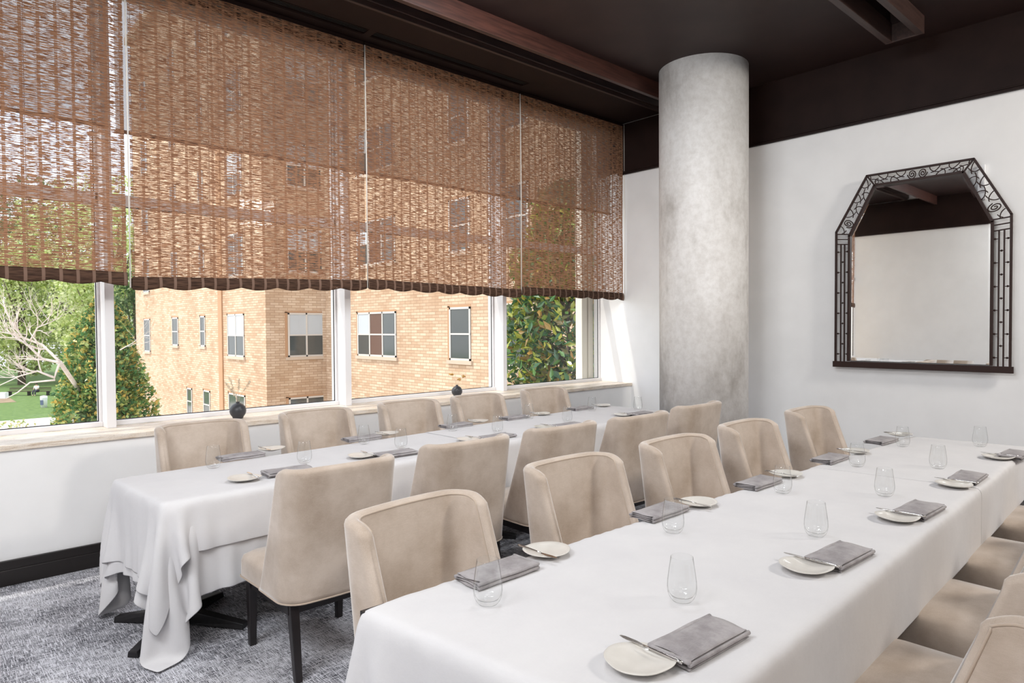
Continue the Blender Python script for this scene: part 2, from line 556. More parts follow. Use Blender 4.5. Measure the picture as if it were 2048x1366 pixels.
struct('floor', (XL - .2, YB - .2, -0.15), (XR + .2, YG + .1, 0), M['carpet'])
# wall_window: below the sill, thick
struct('wall_window', (XL, YW, 0), (XR, YG + .08, 0.832), M['wall'])
struct('wall_right', (XR, YB, 0), (XR + .2, YG + .08, 4.5), M['wall'])
struct('wall_left', (XL - .2, YB, 0), (XL, YG + .08, 4.5), M['wall'])
struct('wall_back', (XL, YB - .2, 0), (XR, YB, 4.5), M['wall'])
# dark bands under the ceiling with a small bead at the bottom
mb = MB().box((XR - .02, YB, ZS + .035), (XR, YG, ZC)).box((XR - .035, YB, ZS), (XR, 5.33, ZS + .022)).box((XR - .03, YB, ZS + .026), (XR, 5.33, ZS + .04))
tag(mb.build('trim_1', M['dark_paint'], None, 0.002), kind='structure')
mb = MB().box((XL, YB, ZS), (XL + .03, YG, ZC)).box((XL, YB, ZS - .02), (XL + .045, YG, ZS + .02))
tag(mb.build('trim_2', M['dark_paint'], None), kind='structure')
mb = MB().box((XL, YB, ZS), (XR, YB + .03, ZC))
tag(mb.build('trim_3', M['dark_paint'], None), kind='structure')
# ceiling with the slots cut in it
YB1, YP = 4.105, 4.66
mb = MB()
mb.box((XL, YB, ZC), (XR, 1.82, ZC + .3))
mb.box((XL, 1.82, ZC), (-1.2, 2.03, ZC + .3)); mb.box((6.18, 1.82, ZC), (XR, 2.03, ZC + .3))
mb.box((XL, 2.03, ZC), (XR, YB1 + .02, ZC + .3))
mb.box((XL, 1.8, ZC + .3), (XR, 2.1, ZC + .4))
tag(mb.build('ceiling', M['ceiling']), kind='structure')
mb = MB()
mb.box((XL, YB1 + .02, ZC + .32), (XR, YP + .02, ZC + .4))      # recess
mb.box((XL, YP, ZC + .01), (XR, 5.02, ZC + .4)).box((XL, 5.14, ZC + .01), (XR, YG + .08, ZC + .4)).box((XL, 5.02, ZC + .06), (XR, 5.14, ZC + .4))
for x0, x1 in ((XL, -.9), (1.10, 1.16), (2.98, 3.05), (4.86, XR)):
    mb.box((x0, 5.02, ZC + .01), (x1, 5.14, ZC + .06))
tag(mb.build('trim_4', M['dark_paint'], None), kind='structure')
mb = MB().box((XL, YP - .03, ZC - .012), (XR, YP, ZC + .05)).box((XL, YP - .05, ZC + .03), (XR, YP - .03, ZC + .10))
tag(mb.build('trim_5', M['wood_dim'], None, 0.004), kind='structure')

# linear diffusers over the blinds
for i, (x0, x1) in enumerate(((1.16, 2.98), (3.05, 4.86))):
    root = empty('linear_diffuser', ((x0 + x1) / 2, 5.08, ZC + .01))
    L = (x1 - x0) / 2
    MB().box((-L, -.052, .0), (L, -.046, .05)).box((-L, .046, 0), (L, .052, .05)).build('flange', M['steel' if False else 'dark_paint'], root)
    for y in (-.022, .0, .022):
        MB().box((-L, y - .003, .006), (L, y + .003, .045)).build('slat', M['black'], root)
    tag(root, ['long black slot diffuser in dark ceiling above the widest woven blind on the left', 'long black slot diffuser in dark ceiling above the blind nearer the column'][i], 'vent')

# wooden beam along the windows, and the slot beams near the mirror
b = box('ceiling_beam', (XL, YB1, 3.93), (XR - .02, YB1 + .045, ZC + .3), M['wood'], None, .003)
tag(b, 'long reddish stained wooden beam running above the windows to the column', 'beam')
fr = empty('ceiling_slot_frame', (3, 1.93, 3.945))
for nm, a, b_ in (('beam', (-4.2, .09, 0), (3.19, .145, .16)), ('beam', (-4.2, -.145, 0), (3.19, -.09, .16)), ('end_board', (3.19, -.145, 0), (3.215, .145, .16))):
    box(nm, a, b_, M['wood_dim'], fr, .003)
tag(fr, 'pair of dark wooden boards framing a black ceiling slot near the mirror wall', 'ceiling frame')

# sill and baseboard
struct('trim_6', (XL, YW - .018, 0.832), (XR, YG - .05, 0.868), M['sill'], 0.004)
mb = MB().box((XL, YW - .022, 0), (XR, YW, .155)).box((XL, YW - .03, 0), (XR, YW, .10))
tag(mb.build('baseboard_window', M['baseboard'], None, .004), kind='structure')
mb = MB().box((XR - .022, YB, 0), (XR, YW - .03, .155))
tag(mb.build('baseboard_right', M['baseboard'], None, .004), kind='structure')

# window posts and panes
posts = [(-.34, -.28), (1.08, 1.14), (2.975, 3.035), (4.895, 4.95)]
for i, (x0, x1) in enumerate(posts):
    struct('trim_%d' % (7 + i), (x0, 5.50, 0.868), (x1, YG + .05, ZC + .01), M['frame_white'], 0.003)
bays = [(XL, -.34), (-.28, 1.08), (1.14, 2.975), (3.035, 4.895), (4.95, XR)]
for i, (x0, x1) in enumerate(bays):
    w = empty('window_%d' % (i + 1), ((x0 + x1) / 2, YG, 0.868))
    w['kind'] = 'structure'
    h = (x1 - x0) / 2; H_ = ZC + .01 - .868
    mb = MB().box((-h, -.05, 0), (h, .05, .035)).box((-h, -.03, H_ - .05), (h, .05, H_)).box((-h, -.03, 0), (-h + .018, .05, H_)).box((h - .018, -.03, 0), (h, .05, H_))
    mb.box((-h, -.03, 1.63), (h, .05, 1.71))
    mb.build('frame', M['frame_white'], w, .002)
    g = MB()
    for z0, z1 in ((.035, 1.63), (1.71, H_ - .05)):
        a, c_ = -h + .018, h - .018
        for q in (((a, z0), (c_, z0 + .006)), ((a, z1 - .006), (c_, z1)), ((a, z0), (a + .006, z1)), ((c_ - .006, z0), (c_, z1))):
            g.box((q[0][0], -.008, q[0][1]), (q[1][0], -.001, q[1][1]))
    g.build('gasket', M['gasket'], w)
    box('pane', (-h + .018, 0, .035), (h - .018, .006, H_ - .05), M['pane'], w)
# outer jamb seen through the last pane
mb = MB().box((6.50, YG + .09, .868), (6.60, YG + .20, ZC)).box((6.63, YG + .09, .868), (6.72, YG + .16, ZC)).box((6.60, YG + .14, .868), (6.63, YG + .2, ZC))
tag(mb.build('trim_12', mat('cream_outer_frame', (0.72, 0.67, 0.58), 0.6), None, .003), kind='structure')

# concrete column
tag(MB().lathe([(0.0, 0), (.426, 0), (.426, ZC), (0, ZC)], 96).build('concrete_column', M['concrete'], smooth=None), 'round mottled grey concrete column standing between the two tables and the wall', 'column')
colm = bpy.data.objects['concrete_column']; colm.location = (5.885, 3.622, 0)
for p in colm.data.polygons:
    p.use_smooth = abs(p.normal.z) < .5

# ------------------------------------------------------------------ blinds
def blind(name, x0, x1, zb0, zb1, y, label):
    root = empty(name, ((x0 + x1) / 2, y, ZC + .005))
    cx = (x0 + x1) / 2
    W = x1 - x0
    nx, nz = 60, 60
    ph = random.random() * 6
    vs, fs = [], []
    for j in range(nz + 1):
        for i in range(nx + 1):
            u, v_ = i / nx, j / nz
            zb = zb0 + (zb1 - zb0) * u + .085
            z = ZC + .005 + (zb - ZC - .005) * v_
            amp = .002 + .010 * v_ ** 2
            yy = amp * math.sin(u * 19 + ph) + .004 * math.sin(v_ * 9 + u * 3)
            vs.append((x0 + W * u - cx, yy, z - ZC - .005))
    for j in range(nz):
        for i in range(nx):
            a = j * (nx + 1) + i
            fs.append((a, a + nx + 1, a + nx + 2, a + 1))
    MB().add(vs, fs, True).build('woven_panel', M['reed'], root)
    # folded hem: front fold, bottom, back fold with scallops
    for k, (yo, lift, mt) in enumerate(((-.012, 0, 'reed_hem'), (.014, .012, 'reed_hem'))):
        vs, fs = [], []
        n2 = 96; rows = 8
        for j in range(rows + 1):
            for i in range(n2 + 1):
                u = i / n2; v_ = j / rows
                zb = zb0 + (zb1 - zb0) * u
                sc = .024 * (1 - abs(math.sin(u * PI * 3.6 * W + ph))) * (v_ ** 2)
                zt = zb + .095 - k * .01
                z = zt + (zb + lift + sc * .9 - zt) * v_
                yy = yo + math.sin(v_ * PI) * -.010 * (1 - 2 * k) + .010 * math.sin(u * 19 + ph) + .006 * math.sin(u * PI * 13 + ph) * v_
                vs.append((x0 + W * u - cx, yy, z - ZC - .005))
        for j in range(rows):
            for i in range(n2):
                a = j * (n2 + 1) + i
                fs.append((a, a + n2 + 1, a + n2 + 2, a + 1))
        ob = MB().add(vs, fs, True).build('hem_fold', M[mt], root)
        sd = ob.modifiers.new('s', 'SOLIDIFY'); sd.thickness = .003
    box('head_rail', (-W / 2, -.004, -.03), (W / 2, .03, .0), M['dark_paint'], root)
    n = int(W / .26)
    for q in range(n + 1):
        x = -W / 2 + .02 + (W - .04) * q / n
        zb = zb0 + (zb1 - zb0) * q / n + .05
        MB().tube([(x, .022, -.02), (x, .024, zb - ZC)], .0015, 5).build('lift_cord', M['hem_bar'], root)
    tag(root, label, 'blind', 'woven reed blinds across the windows')
    return root


blind('woven_blind', -.76, 1.172, 1.900, 1.882, 5.25, 'woven reed blind at the left edge of the picture, in front of the trees')
blind('woven_blind', 1.203, 3.052, 1.852, 1.905, 5.25, 'woven reed blind second from left, its hem hanging lowest at its left corner')
blind('woven_blind', 3.062, 4.92, 1.915, 1.882, 5.25, 'woven reed blind third from left, above the vase with ochre flowers')
blind('woven_blind', 4.934, 6.69, 1.912, 1.893, 5.25, 'woven reed blind at the right end beside the white wall')
cords = [(1.187, 4.06, 1.87, 'pale pull cord hanging in the gap beside the leftmost blind'), (3.057, 4.06, 1.93, 'pale cord hanging in the seam of the two middle blinds'),
         (4.927, 4.06, 1.93, 'pale cord hanging in the seam left of the rightmost blind'), (6.703, 4.08, 1.90, 'white cord hanging between the rightmost blind and wall')]
for x, z1, z0, lb in cords:
    o = MB().tube([(0, 0, 0), (.002, -.003, (z0 - z1) / 2), (0, 0, z0 - z1)], .005, 8).build('blind_cord', M['cord'])
    o.location = (x, 5.235, z1)
    tag(o, lb, 'cord', 'cords between the blinds')


def roller(x0, x1, y, z0, label):
    cx = (x0 + x1) / 2
    root = empty('roller_shade', (cx, y, ZC))
    h = (x1 - x0) / 2
    vs, fs = [], []
    n = 40
    for j in range(2):
        for i in range(n + 1):
            vs.append((-h + 2 * h * i / n, .003 * math.sin(i * .7), -(ZC - z0) * j - .02 * (1 - j)))
    for i in range(n):
        fs.append((i, i + n + 1, i + n + 2, i + 1))
    MB().add(vs, fs, True).build('shade_fabric', M['sheer'], root)
    MB().tube([(-h, 0, -(ZC - z0)), (h, 0, -(ZC - z0))], .014, 10).build('hem_bar', M['hem_bar'], root)
    MB().tube([(-h, 0, -.03), (h, 0, -.03)], .025, 12).build('roller', M['dark_paint'], root)
    return tag(root, label, 'roller shade', 'sheer roller shades behind the woven blinds')


YS = 5.42
roller(-.78, on_y(216, 240, YS).x, YS, on_y(100, 233, YS).z, 'sheer roller shade half lowered behind the leftmost woven blind')
roller(on_y(231, 240, YS).x, on_y(1220, 240, YS).x, YS, on_y(733, 346, YS).z, 'very wide sheer roller shade half lowered behind the three right-hand woven blinds')


# ------------------------------------------------------------------ cloth simulation (position based)
def quad_map(Q, u, v):
    """Q: corners at (u,v) = (0,0),(1,0),(1,1),(0,1)"""
    a = np.outer((1 - u) * (1 - v), Q[0]) + np.outer(u * (1 - v), Q[1]) + np.outer(u * v, Q[2]) + np.outer((1 - u) * v, Q[3])
    return a


def drape(L, W, x0, x1, dx0, dx1, dy0, dy1, ztop, margin, seed, steps=170, cell=.03, dy1fn=None):
    """table 0..L x 0..W; cloth covers x0..x1 with hanging length dx0/dx1 past its ends and dy0/dy1 past the long sides"""
    a, b = x0 - dx0, x1 + dx1
    nx = int(round((b - a) / cell)); ny = int(round((W + dy0 + dy1) / cell))
    xs = np.linspace(a, b, nx + 1)
    G = np.zeros((nx + 1, ny + 1, 3))
    for i, x in enumerate(xs):
        d1 = dy1 if dy1fn is None else dy1fn(x)
        G[i, :, 0] = x
        s = np.linspace(0, 1, ny + 1) * (W + dy0 + dy1) - dy0
        over = s > W
        s[over] = W + (s[over] - W) * d1 / dy1
        G[i, :, 1] = s
    G[:, :, 2] = ztop + .002
    rg = np.random.default_rng(seed)
    P = G.copy()
    P[:, :, 2] += rg.normal(0, .0015, P.shape[:2])
    sm = rg.normal(0, 1, (7, 7))
    V = np.zeros_like(P)
    pinx0 = dx0 <= 0.001; pinx1 = dx1 <= 0.001
    cons = []

    def batch(sa, sb):
        cons.append((sa, sb, np.linalg.norm(G[sa] - G[sb], axis=-1)))
    sl = slice
    for o in (0, 1):
        e = nx + 1 - ((nx + 1 - o) % 2)
        batch((sl(o, e, 2), sl(None)), (sl(o + 1, e + 1 if e + 1 <= nx + 1 else None, 2), sl(None))) if (e - o) // 2 * 2 == e - o else None
        e = ny + 1 - ((ny + 1 - o) % 2)
        batch((sl(None), sl(o, e, 2)), (sl(None), sl(o + 1, e + 1 if e + 1 <= ny + 1 else None, 2))) if (e - o) // 2 * 2 == e - o else None
    # shear and bend, Jacobi style
    shear = [((sl(0, -1), sl(0, -1)), (sl(1, None), sl(1, None))), ((sl(1, None), sl(0, -1)), (sl(0, -1), sl(1, None)))]
    bend = [((sl(0, -2), sl(None)), (sl(2, None), sl(None))), ((sl(None), sl(0, -2)), (sl(None), sl(2, None)))]
    soft = [(p, q, np.linalg.norm(G[p] - G[q], axis=-1), .16) for p, q in shear] + [(p, q, np.linalg.norm(G[p] - G[q], axis=-1), .06) for p, q in bend]
    dt = 1 / 45.
    lo = np.array([-margin, -margin]); hi = np.array([L + margin, W + margin])
    for st in range(steps):
        V[:, :, 2] -= 9.8 * dt
        V *= .975
        if st < 40: V[:, :, :2] += rg.normal(0, .02, V[:, :, :2].shape)
        old = P.copy()
        P = P + V * dt
        for it in range(14):
            for sa, sb, r in cons:
                d = P[sb] - P[sa]
                l = np.linalg.norm(d, axis=-1) + 1e-9
                c = (.5 * (l - r) / l)[..., None] * d
                P[sa] += c; P[sb] -= c
            for sa, sb, r, k in soft:
                d = P[sb] - P[sa]
                l = np.linalg.norm(d, axis=-1) + 1e-9
                c = (k * .5 * (l - r) / l)[..., None] * d
                P[sa] += c; P[sb] -= c
            x, y, z = P[..., 0], P[..., 1], P[..., 2]
            ins = (x > lo[0]) & (x < hi[0]) & (y > lo[1]) & (y < hi[1]) & (z < ztop)
            top = ins & (z > ztop - .035)
            z[top] = ztop
            # sideways push-out
            low = ins & ~top
            if low.any():
                dl = np.stack([x - lo[0], hi[0] - x, y - lo[1], hi[1] - y], -1)
                k = dl.argmin(-1)
                x[low & (k == 0)] = lo[0]; x[low & (k == 1)] = hi[0]
                y[low & (k == 2)] = lo[1]; y[low & (k == 3)] = hi[1]
            z[z < .012] = .012
            # cloth laid flat on the top stays where it lies
            flat = (G[..., 0] > .02) & (G[..., 0] < L - .02) & (G[..., 1] > .02) & (G[..., 1] < W - .02)
            P[flat, 0] = G[flat, 0]; P[flat, 1] = G[flat, 1]
            if pinx0: P[0, :, 0] = G[0, :, 0]
            if pinx1: P[-1, :, 0] = G[-1, :, 0]
        V = (P - old) / dt
        np.clip(V, -4, 4, out=V)
    return P


ZT = 0.757


def cloth_object(name, P, L, W, Q, label, group=None, lift=0.0):
    nx, ny = P.shape[0], P.shape[1]
    u = (P[..., 0] / L).ravel(); v = (P[..., 1] / W).ravel()
    XY = quad_map(np.array(Q), u, v)
    vs = np.concatenate([XY, P[..., 2].ravel()[:, None] + lift], 1)
    cx, cyy = vs[:, 0].mean(), vs[:, 1].mean()
    vs[:, 0] -= cx; vs[:, 1] -= cyy
    fs = [(i * ny + j, (i + 1) * ny + j, (i + 1) * ny + j + 1, i * ny + j + 1) for i in range(nx - 1) for j in range(ny - 1)]
    o = MB().add([tuple(p) for p in vs], fs, True).build(name, M['linen'])
    o.location = (cx, cyy, 0)
    sd = o.modifiers.new('solid', 'SOLIDIFY'); sd.thickness = .0022; sd.offset = 1
    ss = o.modifiers.new('sub', 'SUBSURF'); ss.levels = 1; ss.render_levels = 1
    return tag(o, label, 'tablecloth', group)


# near table (T1) and window table (T2); corners: near-left, near-right, far-right, far-left in (u,v)
Q1 = [(1.105, .770), (5.50, .94), (5.43, 1.634), (.971, 1.742)]
Q2 = [(.896, 3.438), (5.36, 3.655), (5.375, 4.43), (.849, 4.181)]
L1, W1 = 4.42, .88
L2, W2 = 4.55, .77


def seat_gap(x):
    return .42 if x < .26 else (.27 if x > .32 else .42 - (x - .26) / .06 * .15)


Pa = drape(L1, W1, 0, 2.98, .42, 0, .285, .285, ZT, .010, 3)
cloth_object('tablecloth', Pa, L1, W1, Q1, 'white linen tablecloth over the camera end of the nearer table', 'tablecloths')
Pb = drape(L1, W1, 2.85, L1, 0, .42, .285, .285, ZT + .0015, .011, 4)
cloth_object('tablecloth', Pb, L1, W1, Q1, 'white linen tablecloth over the far end of the nearer table, toward the mirror wall', 'tablecloths')
Pu = drape(L2, W2, 0, 2.26, .43, 0, .44, .42, ZT - .004, .008, 5, dy1fn=seat_gap)
cloth_object('tablecloth', Pu, L2, W2, Q2, 'longer white undercloth hanging almost to the carpet at the left end of the window table', 'tablecloths')
Po = drape(L2, W2, 0, 2.27, .40, 0, .265, .265, ZT, .020, 6)
cloth_object('tablecloth', Po, L2, W2, Q2, 'shorter white overcloth spread on the left half of the window table', 'tablecloths')
Pv = drape(L2, W2, 2.16, L2, 0, .26, .42, .265, ZT + .003, .016, 8)
cloth_object('tablecloth', Pv, L2, W2, Q2, 'white tablecloth on the right half of the window table beside the column', 'tablecloths')


def table(Q, label):
    Qa = np.array(Q)
    c = Qa.mean(0)
    root = empty('dining_table', (c[0], c[1], 0))
    ins = []
    for k in range(4):
        d = Qa[k] - c
        ins.append((d[0] - .004 * np.sign(d[0]), d[1] - .004 * np.sign(d[1])))
    n = 3
    for k in range(n):
        def bl(u, v):
            q = (1 - u) * (1 - v) * np.array(ins[0]) + u * (1 - v) * np.array(ins[1]) + u * v * np.array(ins[2]) + (1 - u) * v * np.array(ins[3])
            return q
        u0, u1 = k / n + .0005, (k + 1) / n - .0005
        pts = [bl(u0, 0), bl(u1, 0), bl(u1, 1), bl(u0, 1)]
        MB().hexa([(p[0], p[1], .722) for p in pts], [(p[0], p[1], .750) for p in pts]).build('tabletop', M['leg'], root)
        for uu in (.12, .84) if n == 2 else ((.13 if k == 0 else .5),) if k < 2 else (.87,):
            m_ = bl(u0 + (u1 - u0) * uu, .5)
            MB().tube([(m_[0], m_[1], .05), (m_[0], m_[1], .722)], .045, 16).build('pedestal', M['iron'], root)
            for ang in (0, 90, 180, 270):
                a = R(ang + 40)
                d = Vector((math.cos(a), math.sin(a), 0)); s = Vector((-d.y, d.x, 0)) * .03
                o0 = Vector((m_[0], m_[1], 0)); e = o0 + d * .37
                MB().hexa([o0 - s + Vector((0, 0, .02)), e - s, e + s, o0 + s + Vector((0, 0, .02))],
                          [o0 - s + Vector((0, 0, .10)), e - s * .8 + Vector((0, 0, .03)), e + s * .8 + Vector((0, 0, .03)), o0 + s + Vector((0, 0, .10))]).build('foot', M['iron'], root, .004)
    return tag(root, label, 'table', 'long dining tables')


table(Q1, 'long dining table nearer the camera, under a white cloth')
table(Q2, 'long dining table by the windows with black cross-shaped feet')


# ------------------------------------------------------------------ chairs
def make_chair():
    root = empty('dining_chair')
    # seat cushion
    def rr(w0, w1, y0, y1, z, rad, n=5):
        """rounded trapezoid outline: half width w0 at back y0, w1 at front y1"""
        pts = []
        cs = [(-w0, y0, 180), (w0, y0, 270), (w1, y1, 0), (-w1, y1, 90)]
        for (x, y, a0) in cs:
            sx = 1 if x > 0 else -1; syy = 1 if y == y1 else -1
            for k in range(n + 1):
                a = R(a0 + 90 * k / n)
                pts.append((x - sx * rad + rad * math.cos(a), y - syy * rad + rad * math.sin(a), z))
        return pts
    rings = [(.262, .275, -.235, .275, .345, .03, 0), (.266, .280, -.24, .282, .36, .04, 0), (.266, .280, -.24, .282, .430, .045, 0), (.262, .274, -.235, .276, .455, .05, 0), (.240, .245, -.215, .25, .472, .06, 0), (.15, .16, -.12, .15, .480, .06, 0), (.05, .05, -.05, .05, .482, .03, 0)]
    vs, fs = [], []
    for w0, w1, y0, y1, z, rad, _ in rings:
        vs += rr(w0, w1, y0, y1, z, rad)
    m_ = 24
    for i in range(len(rings) - 1):
        for k in range(m_):
            fs.append((i * m_ + k, i * m_ + (k + 1) % m_, (i + 1) * m_ + (k + 1) % m_, (i + 1) * m_ + k))
    fs.append(tuple((len(rings) - 1) * m_ + k for k in range(m_))); fs.append(tuple(range(m_))[::-1])
    s = MB().add(vs, fs, True).build('seat', M['velvet'], root)
    MB().tube([(p[0] * 1.01, p[1] * 1.01, .352) for p in rr(.264, .278, -.238, .28, .352, .035)], .0045, 6, close=True).build('piping', M['piping'], s)
    # shell: back with two wings, built as a closed rounded slab
    HT = .026

    def path(v):
        w = .254 + .004 * v
        yb = -.258 - .072 * v ** 1.15
        yf = .015 - .215 * (v ** .9)
        r = .085
        pts = []
        for y in np.linspace(yf, yb + r, 6)[:-1]: pts.append((-w, y))
        for k in range(9):
            a = R(180 + 90 * k / 8); pts.append((-w + r + r * math.cos(a), yb + r + r * math.sin(a)))
        for x in np.linspace(-w + r, w - r, 8)[1:-1]: pts.append((x, yb - .010 * math.cos(x / (w - r) * PI / 2)))
        for k in range(9):
            a = R(270 + 90 * k / 8); pts.append((w - r + r * math.cos(a), yb + r + r * math.sin(a)))
        for y in np.linspace(yf, yb + r, 6)[::-1][1:]: pts.append((w, y))
        # rounded free edges
        full = [(p, HT) for p in pts]
        ext = []
        for a in (30, 60, 84): ext.append((math.sin(R(a)) * HT, math.cos(R(a)) * HT))
        left = [((pts[0][0], pts[0][1] + e), h) for e, h in ext[::-1]]
        right = [((pts[-1][0], pts[-1][1] + e), h) for e, h in ext]
        return left + full + right

    N = len(path(0))

    def ztop(k):
        e = min(k, N - 1 - k)
        if e >= 11: return .940 + .004 * min(1, (e - 11) / 6)
        return .940 - .040 * ((11 - e) / 11.) ** 2.2

    def section(k):
        """outer bottom -> over the rim -> inner bottom, list of points"""
        vl = [0, .04, .15, .28, .42, .56, .70, .82, .90, .96, 1.0]
        outer, inner = [], []
        for v in vl:
            pp = path(v)
            (x, y), h = pp[k]
            a = pp[max(0, k - 1)][0]; b_ = pp[min(N - 1, k + 1)][0]
            if k < 4 or k >= N - 4: tx, ty = 0, (1 if k >= N - 4 else -1)
            else: tx, ty = b_[0] - a[0], b_[1] - a[1]
            l = math.hypot(tx, ty); n_ = (ty / l, -tx / l)
            z = .348 + (ztop(k) - .348) * v
            outer.append((x + n_[0] * h, y + n_[1] * h, z)); inner.append((x - n_[0] * h, y - n_[1] * h, z))
        rim = []
        for a in (25, 50, 75, 90, 105, 130, 155):
            rim.append((x + n_[0] * h * math.cos(R(a)), y + n_[1] * h * math.cos(R(a)), z + HT * .8 * math.sin(R(a)) * (h / HT) ** .5))
        return outer + rim + inner[::-1]
    secs = [section(k) for k in range(N)]
    Mn = len(secs[0])
    vs = [p for s_ in secs for p in s_]
    fs = []
    for k in range(N - 1):
        for i in range(Mn):
            j = (i + 1) % Mn
            fs.append((k * Mn + i, k * Mn + j, (k + 1) * Mn + j, (k + 1) * Mn + i))
    fs.append(tuple(range(Mn))[::-1]); fs.append(tuple((N - 1) * Mn + i for i in range(Mn)))
    b = MB().add(vs, fs, True).build('backrest', M['velvet'], root, merge=True)
    # piping: up the inner edge of each wing and along the inner top edge; another round the hem
    pts = [secs[3][i] for i in range(Mn - 3, Mn - 12, -1)] + [secs[k][Mn - 12] for k in range(4, N - 3)] + [secs[N - 4][i] for i in range(Mn - 12, Mn - 2)]
    MB().tube(pts, .0036, 6).build('piping', M['piping'], b)
    pts = [(p[0][0] * 1.0, p[0][1], p[0][2] + .002) for p in secs]
    MB().tube(pts, .0042, 6).build('piping', M['piping'], b)
    # rail frame and legs
    fr_ = MB()
    fr_.box((-.245, .215, .292), (.245, .24, .346)).box((-.225, -.225, .292), (.225, -.20, .346))
    fr_.box((-.247, -.22, .292), (-.222, .235, .346)).box((.222, -.22, .292), (.247, .235, .346))
    fr_.build('apron', M['leg'], root, .002)
    for sx in (-1, 1):
        for sy, y0, y1 in ((1, .228, .232), (-1, -.215, -.262)):
            x = sx * (.236 if sy > 0 else .222)
            a, c_ = .022, .016
            MB().hexa([(x - c_, y1 - c_, 0), (x + c_, y1 - c_, 0), (x + c_, y1 + c_, 0), (x - c_, y1 + c_, 0)],
                      [(x - a, y0 - a, .346), (x + a, y0 - a, .346), (x + a, y0 + a, .346), (x - a, y0 + a, .346)]).build('leg', M['leg'], root, .003)
    return root


proto_chair = make_chair()
used = [False]


def put(proto, flag, loc, rz, label, cat, group, scale=None):
    o = proto if not flag[0] else copy_tree(proto)
    flag[0] = True
    o.location = loc; o.rotation_euler = (0, 0, rz)
    if scale: o.scale = scale
    return tag(o, label, cat, group)


ORD = ['nearest the camera', 'second from the camera', 'in the middle', 'second from the far end', 'at the far end']
rows = [
    ('window table', 'its back against the window sill', PI, [(1.45, 4.37), (2.29, 4.45), (3.12, 4.46), (3.85, 4.44), (4.71, 4.45)], 'greyish chair on the window side of the window table'),
    ('window table', '', 0, [(1.50, 3.09), (2.32, 3.16), (3.10, 3.17), (3.85, 3.13), (4.68, 3.19)], 'beige chair on the aisle side of the window table'),
    ('nearer table', '', PI, [(1.345, 1.69), (2.28, 1.83), (3.11, 1.82), (3.96, 1.86), (4.92, 1.89)], 'beige winged chair on the aisle side of the nearer table'),
    ('nearer table', '', 0, [(1.48, .56), (2.33, .59), (3.10, .63), (3.92, .68), (4.76, .70)], 'beige chair on the right-hand side of the nearer table'),
]
for ri, (tn, ex, rz, pts, base) in enumerate(rows):
    for k, (x, y) in enumerate(pts):
        jit = random.uniform(-1, 1) * R(1.5)
        if ri == 2 and k == 0: jit = R(5)
        put(proto_chair, used, (x, y, 0), rz + jit, base + ', ' + ORD[k], 'chair', 'upholstered dining chairs')

# ------------------------------------------------------------------ table settings
ZTOP = ZT + .0045


def make_glass():
    root = empty('stemless_glass')
    H_, rb = .132, .026
    out = [(0.0, .0), (rb * .8, .0), (rb + .002, .0022), (.036, .012), (.0415, .026), (.0435, .042), (.0425, .062), (.039, .088), (.0355, .112), (.033, H_)]
    inn = [(.0320, H_), (.0345, .112), (.038, .088), (.0412, .062), (.0420, .042), (.0395, .028), (.032, .017), (.018, .0125), (0.0, .0115)]
    MB().lathe(out + [(.0325, H_ + .0006)] + inn, 40).build('bowl', M['drink_glass'], root)
    return root


def make_plate():
    vs, fs = [], []
    n = 56
    prof = [(0, .0), (.028, .0), (.032, .002), (.055, .007), (.074, .013), (.083, .0175), (.0845, .0195), (.0825, .0205), (.070, .0165), (.052, .0115), (.03, .0085), (0, .0075)]
    for (r, z) in prof:
        for k in range(n):
            w = 2 * PI * k / n
            q = 1 + (.035 * math.cos(2 * w + .5) + .018 * math.cos(3 * w + 1.2) + .008 * math.cos(7 * w)) * min(1, r / .05)
            zz = z + (.002 * math.cos(2 * w + 1.1)) * (r / .083) ** 2
            vs.append((max(r, 1e-5) * q * math.cos(w), max(r, 1e-5) * q * math.sin(w), max(zz, 0)))
    for i in range(len(prof) - 1):
        for k in range(n):
            fs.append((i * n + k, i * n + (k + 1) % n, (i + 1) * n + (k + 1) % n, (i + 1) * n + k))
    return MB().add(vs, fs, True).build('bread_plate', M['plate'])


def make_knife():
    root = empty('butter_knife')
    # blade toward +Y
    secs = [(.012, .0035), (.022, .0055), (.040, .0075), (.060, .0085), (.075, .0075), (.088, .0035)]
    vs, fs = [], []
    for (y, w) in secs:
        off = -.002 if y > .05 else 0
        vs += [(-w * .75 + off, y, .0), (w + off, y, .0), (w + off, y, .0012), (-w * .75 + off, y, .0018)]
    for i in range(len(secs) - 1):
        for k in range(4):
            fs.append((i * 4 + k, i * 4 + (k + 1) % 4, (i + 1) * 4 + (k + 1) % 4, (i + 1) * 4 + k))
    fs += [(0, 3, 2, 1), tuple(len(vs) - 4 + k for k in range(4))]
    MB().add(vs, fs, False).build('blade', M['steel'], root, .0004)
    MB().tube([(0, .014, .001), (0, -.01, .0015), (0, -.05, .002), (0, -.09, .002), (0, -.103, .0015)], [.0028, .0030, .0036, .0044, .0036], 10).build('handle', M['steel'], root)
    root.rotation_mode = 'XYZ'
    return root


